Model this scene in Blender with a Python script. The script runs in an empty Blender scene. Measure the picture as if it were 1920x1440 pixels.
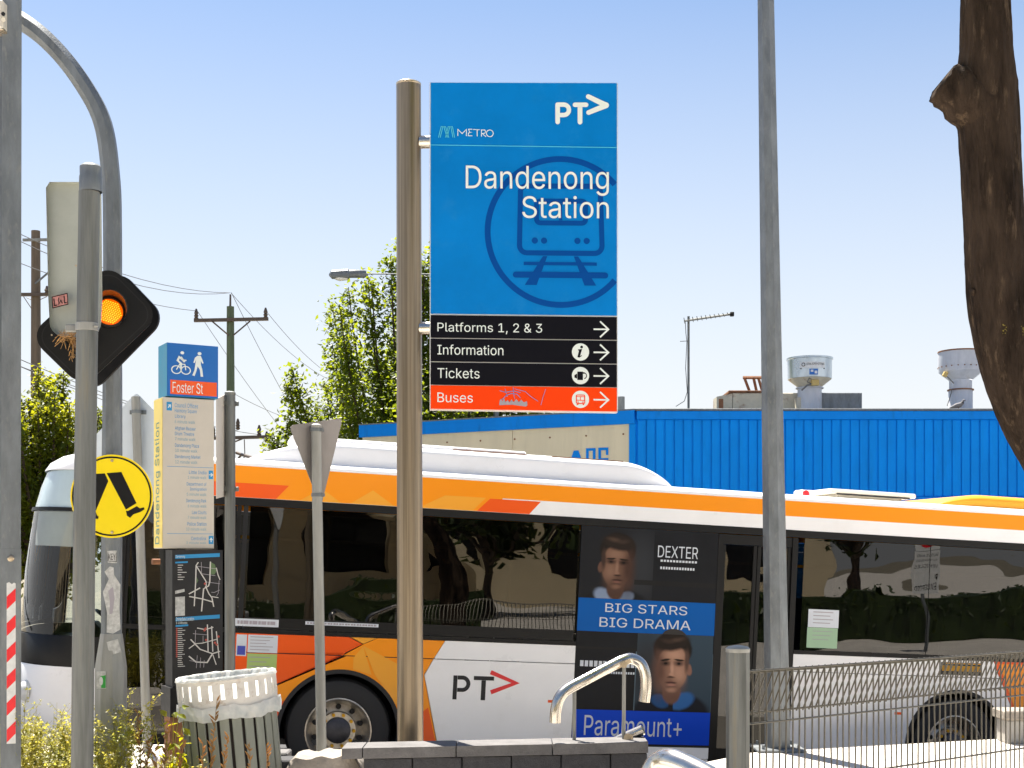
import bpy, math, random
from mathutils import Vector as V, Matrix, Euler
R = math.radians
sc = bpy.context.scene
col = sc.collection

# ------------------------------------------------------------------ camera, sky, sun, exposure
F, HZ, CH = 2500.0, 1050.0, 1.65          # focal length in photo pixels, horizon row, eye height
cam_d = bpy.data.cameras.new('camera'); cam = bpy.data.objects.new('camera', cam_d); col.objects.link(cam)
cam.location = (0, 0, CH); cam.rotation_euler = (R(90), 0, 0)
cam_d.sensor_width = 36; cam_d.lens = F/1920*36; cam_d.shift_y = (HZ-720)/1920
cam_d.clip_start = .05; cam_d.clip_end = 3000
sc.camera = cam
SUN_AZ, SUN_EL = R(-27), R(65)            # azimuth from +Y towards +X, elevation
world = bpy.data.worlds.new('World'); sc.world = world; world.use_nodes = True
nt = world.node_tree; nt.nodes.clear()
sky = nt.nodes.new('ShaderNodeTexSky'); sky.sky_type = 'NISHITA'; sky.sun_disc = False
sky.sun_elevation = SUN_EL; sky.sun_rotation = SUN_AZ
sky.air_density = 1.0; sky.dust_density = 0.8; sky.ozone_density = 2.2; sky.altitude = 0
bg = nt.nodes.new('ShaderNodeBackground'); bg.inputs[1].default_value = .05
out = nt.nodes.new('ShaderNodeOutputWorld')
# summer haze whitening the sky evenly round the whole horizon
tc = nt.nodes.new('ShaderNodeTexCoord'); sx = nt.nodes.new('ShaderNodeSeparateXYZ'); mr = nt.nodes.new('ShaderNodeMapRange')
mr.inputs[1].default_value = .06; mr.inputs[2].default_value = .385; mr.inputs[3].default_value = 1; mr.inputs[4].default_value = 0
hz = nt.nodes.new('ShaderNodeMix'); hz.data_type = 'RGBA'; hz.inputs['B'].default_value = (5.95, 5.98, 6.0, 1)
nt.links.new(tc.outputs['Generated'], sx.inputs[0]); nt.links.new(sx.outputs['Z'], mr.inputs[0]); nt.links.new(mr.outputs[0], hz.inputs['Factor'])
nt.links.new(sky.outputs[0], hz.inputs['A']); nt.links.new(hz.outputs['Result'], bg.inputs[0]); nt.links.new(bg.outputs[0], out.inputs[0])
sd = bpy.data.lights.new('sun', 'SUN'); sun = bpy.data.objects.new('sun', sd); col.objects.link(sun)
sd.energy = 5.0; sd.angle = R(.5); sd.color = (1, .93, .82)
sdir = V((math.sin(SUN_AZ)*math.cos(SUN_EL), math.cos(SUN_AZ)*math.cos(SUN_EL), math.sin(SUN_EL)))
sun.rotation_euler = sdir.to_track_quat('Z', 'Y').to_euler(); sun.location = sdir*60
sc.view_settings.view_transform = 'Standard'; sc.view_settings.look = 'None'
sc.view_settings.exposure = 1.7; sc.view_settings.gamma = 1
sc.view_settings.use_curve_mapping = False
sc.render.engine = 'CYCLES'
cy = sc.cycles
cy.use_denoising = True; cy.max_bounces = 7; cy.diffuse_bounces = 4; cy.glossy_bounces = 4
cy.transmission_bounces = 4; cy.transparent_max_bounces = 12; cy.sample_clamp_indirect = 6
cy.caustics_reflective = False; cy.caustics_refractive = False

def W(px, py, d):
    """Point of the place seen at photo pixel (px, py), d metres in front of the eye."""
    return V(((px-960)*d/F, d, CH-(py-HZ)*d/F))

# ------------------------------------------------------------------ materials
def _nodes(name):
    m = bpy.data.materials.new(name); m.use_nodes = True
    return m, m.node_tree, m.node_tree.nodes['Principled BSDF']

def mat(name, c, rough=.5, metal=0., var=0., vscale=6., stretch=(1, 1, 1), bump=0., bscale=80., spec=.5,
        coat=0., dark=None, dark_amt=0., dark_scale=2.):
    m, t, p = _nodes(name)
    c = (*c, 1)
    p.inputs['Base Color'].default_value = c
    p.inputs['Roughness'].default_value = rough; p.inputs['Metallic'].default_value = metal
    p.inputs['Specular IOR Level'].default_value = spec; p.inputs['Coat Weight'].default_value = coat
    p.inputs['Coat Roughness'].default_value = .05
    if var or bump or dark:
        g = t.nodes.new('ShaderNodeNewGeometry')
        mp = t.nodes.new('ShaderNodeMapping'); mp.inputs['Scale'].default_value = stretch
        t.links.new(g.outputs['Position'], mp.inputs[0])
    last = None
    if var:
        n = t.nodes.new('ShaderNodeTexNoise'); n.inputs['Scale'].default_value = vscale
        n.inputs['Detail'].default_value = 6; n.inputs['Roughness'].default_value = .65
        t.links.new(mp.outputs[0], n.inputs[0])
        cr = t.nodes.new('ShaderNodeValToRGB')
        cr.color_ramp.elements[0].position = .3; cr.color_ramp.elements[1].position = .7
        cr.color_ramp.elements[0].color = (*[x*(1-var) for x in c[:3]], 1)
        cr.color_ramp.elements[1].color = (*[min(1, x*(1+var)) for x in c[:3]], 1)
        t.links.new(n.outputs[0], cr.inputs[0]); last = cr.outputs[0]
        rr = t.nodes.new('ShaderNodeMapRange'); rr.inputs[3].default_value = max(.02, rough-.12)
        rr.inputs[4].default_value = min(1, rough+.12)
        t.links.new(n.outputs[0], rr.inputs[0]); t.links.new(rr.outputs[0], p.inputs['Roughness'])
    if dark:
        n2 = t.nodes.new('ShaderNodeTexNoise'); n2.inputs['Scale'].default_value = dark_scale
        n2.inputs['Detail'].default_value = 8; n2.inputs['Roughness'].default_value = .7
        t.links.new(mp.outputs[0], n2.inputs[0])
        r2 = t.nodes.new('ShaderNodeValToRGB'); r2.color_ramp.elements[0].position = .55
        r2.color_ramp.elements[1].position = .68
        r2.color_ramp.elements[1].color = (dark_amt, dark_amt, dark_amt, 1)
        t.links.new(n2.outputs[0], r2.inputs[0])
        mx = t.nodes.new('ShaderNodeMix'); mx.data_type = 'RGBA'
        t.links.new(r2.outputs[0], mx.inputs['Factor'])
        if last: t.links.new(last, mx.inputs['A'])
        else: mx.inputs['A'].default_value = c
        mx.inputs['B'].default_value = (*dark, 1); last = mx.outputs['Result']
    if last: t.links.new(last, p.inputs['Base Color'])
    if bump:
        n3 = t.nodes.new('ShaderNodeTexNoise'); n3.inputs['Scale'].default_value = bscale
        n3.inputs['Detail'].default_value = 5
        t.links.new(mp.outputs[0], n3.inputs[0])
        b = t.nodes.new('ShaderNodeBump'); b.inputs['Strength'].default_value = bump
        b.inputs['Distance'].default_value = .02
        t.links.new(n3.outputs[0], b.inputs['Height']); t.links.new(b.outputs[0], p.inputs['Normal'])
    return m

def glass(name, tint=(.2, .2, .19), ior=1.7, wave=.25, wscale=1.1, rough=.0):
    m = bpy.data.materials.new(name); m.use_nodes = True; t = m.node_tree; t.nodes.clear()
    o = t.nodes.new('ShaderNodeOutputMaterial'); mx = t.nodes.new('ShaderNodeMixShader')
    tr = t.nodes.new('ShaderNodeBsdfTransparent'); tr.inputs[0].default_value = (*tint, 1)
    gl = t.nodes.new('ShaderNodeBsdfGlossy'); gl.inputs['Roughness'].default_value = rough
    gl.inputs[0].default_value = (1, 1, 1, 1)
    fr = t.nodes.new('ShaderNodeFresnel'); fr.inputs[0].default_value = ior
    t.links.new(fr.outputs[0], mx.inputs[0]); t.links.new(tr.outputs[0], mx.inputs[1]); t.links.new(gl.outputs[0], mx.inputs[2])
    t.links.new(mx.outputs[0], o.inputs[0])
    if wave:
        g = t.nodes.new('ShaderNodeNewGeometry')
        mp = t.nodes.new('ShaderNodeMapping'); mp.inputs['Scale'].default_value = (.8, .8, 1.6)
        n = t.nodes.new('ShaderNodeTexNoise'); n.inputs['Scale'].default_value = wscale; n.inputs['Detail'].default_value = 1.5
        b = t.nodes.new('ShaderNodeBump'); b.inputs['Strength'].default_value = wave; b.inputs['Distance'].default_value = .03
        t.links.new(g.outputs['Position'], mp.inputs[0]); t.links.new(mp.outputs[0], n.inputs[0])
        t.links.new(n.outputs[0], b.inputs['Height']); t.links.new(b.outputs[0], gl.inputs['Normal'])
    return m

def leafmat(name, c, tr, var=.35, mixf=.5, vscale=1.3):
    m = bpy.data.materials.new(name); m.use_nodes = True; t = m.node_tree; t.nodes.clear()
    o = t.nodes.new('ShaderNodeOutputMaterial'); mx = t.nodes.new('ShaderNodeMixShader'); mx.inputs[0].default_value = mixf
    d = t.nodes.new('ShaderNodeBsdfPrincipled'); d.inputs['Roughness'].default_value = .45
    tl = t.nodes.new('ShaderNodeBsdfTranslucent')
    g = t.nodes.new('ShaderNodeNewGeometry'); n = t.nodes.new('ShaderNodeTexNoise'); n.inputs['Scale'].default_value = vscale
    n.inputs['Detail'].default_value = 8
    t.links.new(g.outputs['Position'], n.inputs[0])
    for cc, sock in ((c, d.inputs['Base Color']), (tr, tl.inputs[0])):
        r = t.nodes.new('ShaderNodeValToRGB'); r.color_ramp.elements[0].position = .3; r.color_ramp.elements[1].position = .7
        r.color_ramp.elements[0].color = (cc[0]*(1-var), cc[1]*(1-var*.8), cc[2]*(1-var), 1)
        r.color_ramp.elements[1].color = (cc[0]*(1+var*1.3), cc[1]*(1+var), cc[2]*(1+var*.4), 1)
        t.links.new(n.outputs[0], r.inputs[0]); t.links.new(r.outputs[0], sock)
    t.links.new(d.outputs[0], mx.inputs[1]); t.links.new(tl.outputs[0], mx.inputs[2]); t.links.new(mx.outputs[0], o.inputs[0])
    return m

def emit(name, c, s):
    m, t, p = _nodes(name)
    p.inputs['Base Color'].default_value = (*c, 1); p.inputs['Emission Color'].default_value = (*c, 1)
    p.inputs['Emission Strength'].default_value = s
    return m

K = {}
K['galv'] = mat('galvanised_steel', (.165, .182, .195), .5, .35, .3, 11, (1, 1, .3), .08, 120, dark=(.27, .27, .25), dark_amt=.55, dark_scale=38)
K['galv_dark'] = mat('weathered_galvanised_steel', (.145, .152, .145), .55, .3, .38, 26, (1, 1, .06), .08, 90, dark=(.24, .205, .135), dark_amt=.6, dark_scale=16)
K['galv_light'] = mat('pale_galvanised_steel', (.29, .29, .27), .5, .25, .25, 10, (1, 1, .15), .05, 120)
K['brushed'] = mat('brushed_steel', (.27, .215, .15), .34, .65, .42, 42, (1, 1, .012), .03, 60, dark=(.40, .34, .26), dark_amt=.5, dark_scale=30)
K['stainless'] = mat('stainless_steel', (.62, .58, .52), .22, 1., .12, 10, (1, 1, 1))
K['bronze'] = mat('worn_steel_bracket', (.55, .45, .33), .3, .9, .2, 20)
K['bluepr'] = mat('blue_sign_print', (.0, .185, .565), .45, 0, .10, 2.5, spec=.10, dark=(.02, .23, .58), dark_amt=.3, dark_scale=7)
K['navypr'] = mat('dark_blue_sign_print', (.0, .062, .30), .45, spec=.1)
K['tealpr'] = mat('teal_hairline_print', (.08, .55, .70), .4)
K['whitepr'] = mat('white_sign_print', (.74, .80, .78), .4)
K['blackpr'] = mat('black_sign_print', (.0035, .0035, .007), .5, spec=.12)
K['redpr'] = mat('orange_red_sign_print', (.90, .055, .002), .45, spec=.12)
K['greypr'] = mat('grey_scratch_print', (.35, .32, .36), .5)
K['panel_edge'] = mat('aluminium_edge', (.72, .72, .70), .4, .3)
K['white'] = mat('white_paint', (.88, .88, .895), .3, 0, .03, 2, coat=.3, dark=(.70, .66, .60), dark_amt=.22, dark_scale=1.1)
K['white_dull'] = mat('dull_white_paint', (.72, .73, .72), .5, 0, .08, 3)
K['amber'] = mat('amber_paint', (.95, .30, .001), .35, coat=.1, spec=.3)
K['ambl'] = mat('light_amber_paint', (.90, .38, .03), .35, coat=.1, spec=.3)
K['redor'] = mat('red_orange_paint', (.88, .10, .003), .35, coat=.1, spec=.3)
K['black'] = mat('black_plastic', (.006, .006, .0065), .45, 0, .2, 20, spec=.25)
K['black_matt'] = mat('matt_black', (.008, .008, .009), .75)
K['rubber'] = mat('black_rubber', (.014, .014, .016), .7, 0, .2, 30)
K['rim'] = mat('wheel_steel', (.45, .42, .38), .35, .8, .3, 14)
K['hub'] = mat('dark_hub_steel', (.06, .06, .07), .45, .6, .3, 14)
K['yellowpl'] = mat('yellow_plastic', (.70, .36, .02), .45, spec=.2)
K['busglass'] = glass('tinted_bus_glass', (.16, .155, .145), 1.6, .22)
K['clearglass'] = glass('windscreen_glass', (.80, .86, .87), 1.55, .0)
K['seat'] = mat('dark_blue_seat_fabric', (.02, .03, .06), .9, 0, .3, 30)
K['floor'] = mat('grey_bus_floor', (.10, .10, .10), .8)
K['adgrey'] = mat('dark_grey_ad_print', (.011, .012, .015), .45, 0, .25, 2, spec=.15)
K['adblue'] = mat('mid_blue_ad_print', (.0, .10, .40), .45, spec=.15)
K['adblue2'] = mat('deep_blue_ad_print', (.0, .06, .60), .45, spec=.15)
K['adsky'] = mat('pale_blue_ad_print', (.03, .2, .62), .4)
K['adwhite'] = mat('white_ad_print', (.62, .66, .72), .45)
K['adteal'] = mat('dull_teal_ad_print', (.06, .11, .15), .45, 0, .5, 3)
K['skin1'] = mat('dim_skin_print', (.21, .105, .07), .5, 0, .2, 5)
K['skin1d'] = mat('dim_skin_dark_print', (.09, .045, .033), .5)
K['skin2'] = mat('warm_skin_print', (.60, .34, .18), .5, 0, .12, 5)
K['skin2d'] = mat('warm_skin_dark_print', (.26, .13, .075), .5)
K['hair'] = mat('dark_hair_print', (.016, .012, .011), .6)
K['hairb'] = mat('brown_hair_print', (.06, .032, .02), .6, 0, .4, 20)
K['shirt'] = mat('blue_shirt_print', (.03, .11, .30), .5)
K['shirtw'] = mat('pale_shirt_print', (.30, .38, .52), .5)
K['bluewall'] = mat('blue_cladding_paint', (.0, .265, .87), .55, 0, .10, 2.2, (1, 1, .3), dark=(.0, .15, .52), dark_amt=.35, dark_scale=1.6, spec=.12)
K['bluefas'] = mat('blue_fascia_paint', (.0, .235, .82), .55, 0, .08, 1.5, (1, 1, .2), dark=(.01, .06, .2), dark_amt=.4, dark_scale=2, spec=.15)
K['beige'] = mat('beige_wall_sheet', (.72, .655, .475), .7, 0, .08, 2, (1, 1, .12), dark=(.5, .45, .33), dark_amt=.35, dark_scale=2.5)
K['zinc'] = mat('bright_zinc', (.52, .58, .62), .3, .8, .2, 5, (1, 1, .3))
K['zincw'] = mat('chalky_white_metal', (.50, .52, .56), .6, 0, .14, 5, (1, 1, .3), dark=(.25, .2, .15), dark_amt=.4, dark_scale=5)
K['rust'] = mat('rusty_steel', (.22, .10, .05), .85, .1, .4, 12)
K['ducty'] = mat('weathered_cream_duct', (.50, .46, .36), .7, 0, .15, 5, dark=(.20, .09, .045), dark_amt=.8, dark_scale=4)
K['yellow'] = mat('yellow_reflective_sheet', (.92, .70, .0), .35, 0, .03, 6)
K['red'] = mat('red_reflective_sheet', (.78, .012, .02), .4, 0, .08, 20)
K['reflw'] = mat('white_reflective_sheet', (.66, .67, .66), .45, 0, .12, 30)
K['cream'] = mat('cream_totem_panel', (.58, .535, .47), .45, 0, .05, 4)
K['totyel'] = mat('yellow_totem_panel', (.86, .67, .14), .4, 0, .08, 3)
K['totblue'] = mat('blue_totem_panel', (.008, .13, .46), .4, 0, .05, 6)
K['totteal'] = mat('teal_blue_totem_side', (.01, .22, .36), .4, 0, .1, 6)
K['toto'] = mat('orange_totem_strip', (.85, .10, .015), .4)
K['totgrey'] = mat('charcoal_map_panel', (.030, .030, .032), .5, 0, .2, 5, spec=.2)
K['cyan'] = mat('cyan_print', (.02, .27, .58), .45)
K['paletxt'] = mat('pale_blue_lettering', (.16, .36, .48), .5)
K['tealtxt'] = mat('dull_teal_lettering', (.10, .28, .25), .5)
K['mapw'] = mat('map_road_print', (.62, .60, .58), .5)
K['mapg'] = mat('map_park_print', (.10, .17, .07), .5)
K['mapr'] = mat('map_red_print', (.45, .08, .06), .5)
K['signgrey'] = mat('bare_aluminium_sign_back', (.27, .25, .24), .5, .35, .2, 7, (1, 1, .3))
K['paleback'] = mat('pale_sign_back', (.58, .64, .70), .5, 0, .06, 6)
K['binwhite'] = mat('chipped_white_bin_paint', (.66, .63, .58), .5, 0, .1, 12, dark=(.3, .18, .09), dark_amt=.5, dark_scale=14)
K['binslat'] = mat('grey_green_slat', (.22, .235, .20), .6, 0, .22, 7, (1, 1, .15))
K['bincore'] = mat('brown_black_bin_liner', (.018, .012, .009), .8)
K['bag'] = glass('clear_plastic_bag', (.86, .88, .9), 1.5, .8, 16, .12)
K['stone_d'] = mat('dark_bluestone', (.045, .045, .05), .85, 0, .3, 20, bump=.35, bscale=120)
K['stone_cap'] = mat('worn_bluestone_capping', (.13, .125, .125), .85, 0, .3, 9, bump=.3, bscale=90)
K['stone_l'] = mat('grey_brown_stone', (.28, .25, .215), .9, 0, .35, 5, bump=.6, bscale=30)
K['paving'] = mat('pale_concrete_paving', (.56, .52, .465), .85, 0, .12, 1.2, bump=.08, bscale=60)
K['concrete'] = mat('grey_concrete', (.36, .35, .33), .9, 0, .15, 3, bump=.12, bscale=50)
K['asphalt'] = mat('asphalt', (.05, .05, .052), .9, 0, .25, 8, bump=.2, bscale=150)
K['ground'] = mat('dry_ground', (.16, .14, .10), .95, 0, .3, .6, bump=.2, bscale=20)
K['line'] = mat('road_line_paint', (.75, .75, .72), .7, 0, .1, 8)
K['bark'] = mat('dark_tree_bark', (.036, .025, .018), .95, 0, .6, 16, (1, 1, .22), 1.0, 55, spec=.08, dark=(.115, .08, .052), dark_amt=.85, dark_scale=26)
K['lichen'] = mat('yellow_lichen', (.17, .135, .02), .95, 0, .5, 60)
K['bark2'] = mat('brown_bark', (.07, .05, .035), .95, 0, .35, 9, bump=.4, bscale=30)
K['timber'] = mat('weathered_pole_timber', (.17, .13, .095), .9, 0, .3, 10, (1, 1, .08), .3, 60)
K['timber_g'] = mat('green_treated_pole_timber', (.13, .17, .10), .9, 0, .25, 10, (1, 1, .08), .3, 60)
K['wire'] = mat('dark_cable', (.13, .13, .13), .7)
K['insul'] = mat('brown_insulator', (.10, .07, .05), .4)
K['mesh'] = mat('dull_galvanised_wire', (.10, .093, .075), .42, .5, .25, 20)
K['capsule'] = mat('pale_grey_green_housing', (.36, .38, .34), .45, 0, .1, 5)
K['amberlamp'] = emit('lit_amber_lens', (1., .15, .0), .22)
K['amberdot'] = emit('lit_amber_diode', (1., .33, .01), .75)
K['lens_off'] = mat('unlit_amber_lens', (.12, .05, .01), .3)
K['nest'] = mat('dry_twigs', (.42, .24, .09), .9, 0, .4, 30)
K['leaf'] = leafmat('pear_leaf', (.050, .085, .010), (.27, .33, .012), .5, .5)
K['leaf2'] = leafmat('yellow_green_leaf', (.075, .11, .010), (.34, .36, .015), .4, .5)
K['leafd'] = leafmat('dark_leaf', (.03, .05, .015), (.10, .13, .02), .4, .3)
K['weed'] = leafmat('weed_leaf', (.20, .20, .045), (.52, .48, .09), .45, .5, 3)
K['dry'] = leafmat('dry_seed_stalk', (.30, .17, .06), (.45, .24, .07), .35, .4, 6)
K['vine'] = leafmat('bright_vine_leaf', (.12, .17, .010), (.50, .46, .01), .4, .55, 5)
K['destglass'] = mat('sky_sheen_destination_glass', (.42, .52, .56), .12, 0, .12, 2, (1, 1, .2), coat=.5)  # sky reflection painted into the glass as a pale blue-grey colour
K['ochre'] = mat('ochre_switch_box', (.50, .36, .12), .6)
K['tan'] = mat('tan_render', (.50, .42, .28), .8, 0, .06, 1)
K['sticker'] = mat('torn_paper_sticker', (.50, .50, .49), .8, 0, .3, 40)
K['stickerp'] = mat('pink_sticker', (.46, .20, .18), .7, 0, .3, 40)
K['green'] = mat('green_print', (.03, .36, .05), .6)
K['palegreen'] = mat('pale_green_print', (.33, .50, .33), .6)
K['lime'] = mat('lime_print', (.38, .52, .16), .6)
K['skyblue'] = mat('blue_notice_print', (.05, .07, .42), .6)
K['bird'] = mat('grey_feathers', (.16, .16, .17), .8, 0, .4, 60)
K['bird_d'] = mat('dark_feathers', (.03, .03, .035), .7)
K['chalk'] = mat('offwhite_box_plastic', (.55, .52, .46), .5)
K['tancap'] = mat('cream_hatch_plastic', (.74, .68, .55), .4)

# ------------------------------------------------------------------ mesh helpers
def top_of(o):
    while o.parent: o = o.parent
    return o

class MB:
    def __init__(self): self.v = []; self.f = []
    def add(self, vs, fs):
        n = len(self.v); self.v += [V(p) for p in vs]; self.f += [tuple(i+n for i in q) for q in fs]; return self
    def box(self, c, s, rot=None, bev=0.):
        sx, sy, sz = [x/2 for x in s]
        if bev:
            b = min(bev, sx*.49, sy*.49, sz*.49); vs = []; idx = {}
            for X in (-1, 1):
                for Y in (-1, 1):
                    for Z in (-1, 1):
                        for a in range(3):
                            p = [X*(sx-b), Y*(sy-b), Z*(sz-b)]; p[a] += (X, Y, Z)[a]*b
                            idx[(X, Y, Z, a)] = len(vs); vs.append(p)
            fs = []
            for a in range(3):
                o1, o2 = [k for k in range(3) if k != a]
                for s_ in (-1, 1):
                    q = []
                    for (i, j) in ((-1, -1), (1, -1), (1, 1), (-1, 1)):
                        k = [0, 0, 0]; k[a] = s_; k[o1] = i; k[o2] = j; q.append(idx[(*k, a)])
                    fs.append(q)
                for i in (-1, 1):
                    for j in (-1, 1):
                        q = []
                        for (e, ax) in ((-1, o1), (1, o1), (1, o2), (-1, o2)):
                            k = [0, 0, 0]; k[a] = e; k[o1] = i; k[o2] = j; q.append(idx[(*k, ax)])
                        fs.append(q)
            for X in (-1, 1):
                for Y in (-1, 1):
                    for Z in (-1, 1): fs.append([idx[(X, Y, Z, a)] for a in range(3)])
        else:
            vs = [(x*sx, y*sy, z*sz) for x in (-1, 1) for y in (-1, 1) for z in (-1, 1)]
            fs = [(0, 1, 3, 2), (4, 6, 7, 5), (0, 4, 5, 1), (2, 3, 7, 6), (0, 2, 6, 4), (1, 5, 7, 3)]
        M3 = rot if isinstance(rot, Matrix) else (Euler(rot).to_matrix() if rot else None)
        c = V(c)
        vs = [(M3 @ V(p) if M3 else V(p)) + c for p in vs]
        return self.add(vs, fs)
    def tube(self, pts, r, n=10, cap=True, ref=None, ph=0., flat=1.):
        pts = [V(p) for p in pts]; m = len(pts)
        rs = r if isinstance(r, (list, tuple)) else [r]*m
        vs = []; nrm = None
        for i, p in enumerate(pts):
            d = (pts[min(i+1, m-1)]-pts[max(i-1, 0)]).normalized()
            if nrm is None:
                a = V(ref) if ref else (V((1, 0, 0)) if abs(d.x) < .9 else V((0, 1, 0)))
                nrm = (a - d*a.dot(d)).normalized()
            else: nrm = (nrm - d*nrm.dot(d)).normalized()
            b = d.cross(nrm)
            for k in range(n):
                t = 2*math.pi*(k+ph)/n
                vs.append(p + nrm*math.cos(t)*rs[i] + b*math.sin(t)*rs[i]*flat)
        fs = [(i*n+k, i*n+(k+1) % n, (i+1)*n+(k+1) % n, (i+1)*n+k) for i in range(m-1) for k in range(n)]
        if cap: fs += [tuple(range(n))[::-1], tuple((m-1)*n+k for k in range(n))]
        return self.add(vs, fs)
    def cyl(self, a, b, r0, r1=None, n=16, cap=True): return self.tube([a, b], [r0, r0 if r1 is None else r1], n, cap)
    def lathe(self, c, prof, n=24, ax=None, up=None):
        """prof: (radius, height) list, revolved about axis through c."""
        c = V(c); ax = V(ax or (0, 0, 1)).normalized(); a = V((1, 0, 0)) if abs(ax.x) < .9 else V((0, 1, 0))
        e1 = (a-ax*a.dot(ax)).normalized(); e2 = ax.cross(e1); vs = []
        for (r, h) in prof:
            for k in range(n):
                t = 2*math.pi*k/n; vs.append(c+ax*h+e1*r*math.cos(t)+e2*r*math.sin(t))
        m = len(prof)
        fs = [(i*n+k, i*n+(k+1) % n, (i+1)*n+(k+1) % n, (i+1)*n+k) for i in range(m-1) for k in range(n)]
        return self.add(vs, fs)
    def prism(self, poly, fn, a, b):
        """2-D outline poly carried to 3-D by fn(x, y, depth), from depth a to b."""
        n = len(poly); vs = [fn(x, y, a) for x, y in poly]+[fn(x, y, b) for x, y in poly]
        fs = [tuple(range(n))[::-1], tuple(range(n, 2*n))]+[(i, (i+1) % n, n+(i+1) % n, n+i) for i in range(n)]
        return self.add(vs, fs)
    def build(self, name, m, parent=None, smooth=False, local=False, sharp=35):
        off = V((0, 0, 0))
        if parent is not None and not local: off = top_of(parent).location
        me = bpy.data.meshes.new(name)
        me.from_pydata([tuple(p-off) for p in self.v], [], self.f)
        me.materials.append(m); me.validate(); me.update()
        import bmesh
        bm = bmesh.new(); bm.from_mesh(me); bmesh.ops.recalc_face_normals(bm, faces=bm.faces); bm.to_mesh(me); bm.free()
        if smooth:
            for p in me.polygons: p.use_smooth = True
            me.set_sharp_from_angle(angle=R(sharp))
        o = bpy.data.objects.new(name, me); col.objects.link(o)
        if parent is not None: o.parent = parent
        return o

def raw(name, vs, fs, m, parent=None, smooth=False):
    off = top_of(parent).location if parent is not None else V((0, 0, 0))
    me = bpy.data.meshes.new(name)
    me.from_pydata([(p[0]-off.x, p[1]-off.y, p[2]-off.z) for p in vs], [], fs); me.materials.append(m)
    if smooth:
        for p in me.polygons: p.use_smooth = True
    o = bpy.data.objects.new(name, me); col.objects.link(o)
    if parent is not None: o.parent = parent
    return o

def thing(name, label, cat, loc=(0, 0, 0), group=None):
    o = bpy.data.objects.new(name, None); col.objects.link(o); o.location = loc; o.empty_display_size = .1
    o['label'] = label; o['category'] = cat
    if group: o['group'] = group
    return o
def tag(o, label, cat, group=None):
    o['label'] = label; o['category'] = cat
    if group: o['group'] = group
    return o
def struct(o): o['kind'] = 'structure'; return o
def stuff(o): o['kind'] = 'stuff'; return o
def share(o, parent, loc):
    c = o.copy(); col.objects.link(c); c.parent = parent; c.location = loc; return c

FONT = None
try:   # a Helvetica-like face that ships inside Blender
    import os
    FONT = bpy.data.fonts.load(os.path.join(bpy.utils.system_resource('DATAFILES', path='fonts'), 'Inter.woff2'))
except Exception: FONT = None
def text_data(body):
    """Outline letters filled by winding number (overlapping contours stay clean)."""
    from mathutils.geometry import delaunay_2d_cdt
    cu = bpy.data.curves.new('lettering', 'FONT'); cu.body = body; cu.resolution_u = 3; cu.fill_mode = 'NONE'
    if FONT: cu.font = FONT
    o = bpy.data.objects.new('lettering', cu); me = bpy.data.meshes.new_from_object(o)
    vs = [v.co.to_2d() for v in me.vertices]; nx = {}; es = [tuple(e.vertices) for e in me.edges]
    for a, b in es: nx.setdefault(a, []).append(b); nx.setdefault(b, []).append(a)
    seen = set(); loops = []
    for s_ in range(len(vs)):
        if s_ in seen or s_ not in nx: continue
        lp = [s_]; seen.add(s_); c = s_
        while True:
            n = [q for q in nx[c] if q not in seen]
            if not n: break
            c = min(n) if len(lp) == 1 else n[0]
            lp.append(c); seen.add(c)
        ps = [vs[i] for i in lp]; loops.append((ps, min(p.x for p in ps), max(p.x for p in ps)))
    r = delaunay_2d_cdt(vs, es, [], 0, 1e-6); outf = []
    for f in r[2]:
        cx = sum(r[0][i].x for i in f)/len(f); cyy = sum(r[0][i].y for i in f)/len(f); w = 0
        for ps, lx, hx in loops:
            if not lx <= cx <= hx: continue
            for k in range(len(ps)):
                a = ps[k]; b = ps[(k+1) % len(ps)]
                if (a.y <= cyy) != (b.y <= cyy) and a.x+(cyy-a.y)/(b.y-a.y)*(b.x-a.x) > cx: w += 1 if b.y > a.y else -1
        if w: outf.append(tuple(f))
    bpy.data.objects.remove(o); bpy.data.curves.remove(cu); bpy.data.meshes.remove(me)
    return [(p.x, p.y) for p in r[0]], outf

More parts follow.
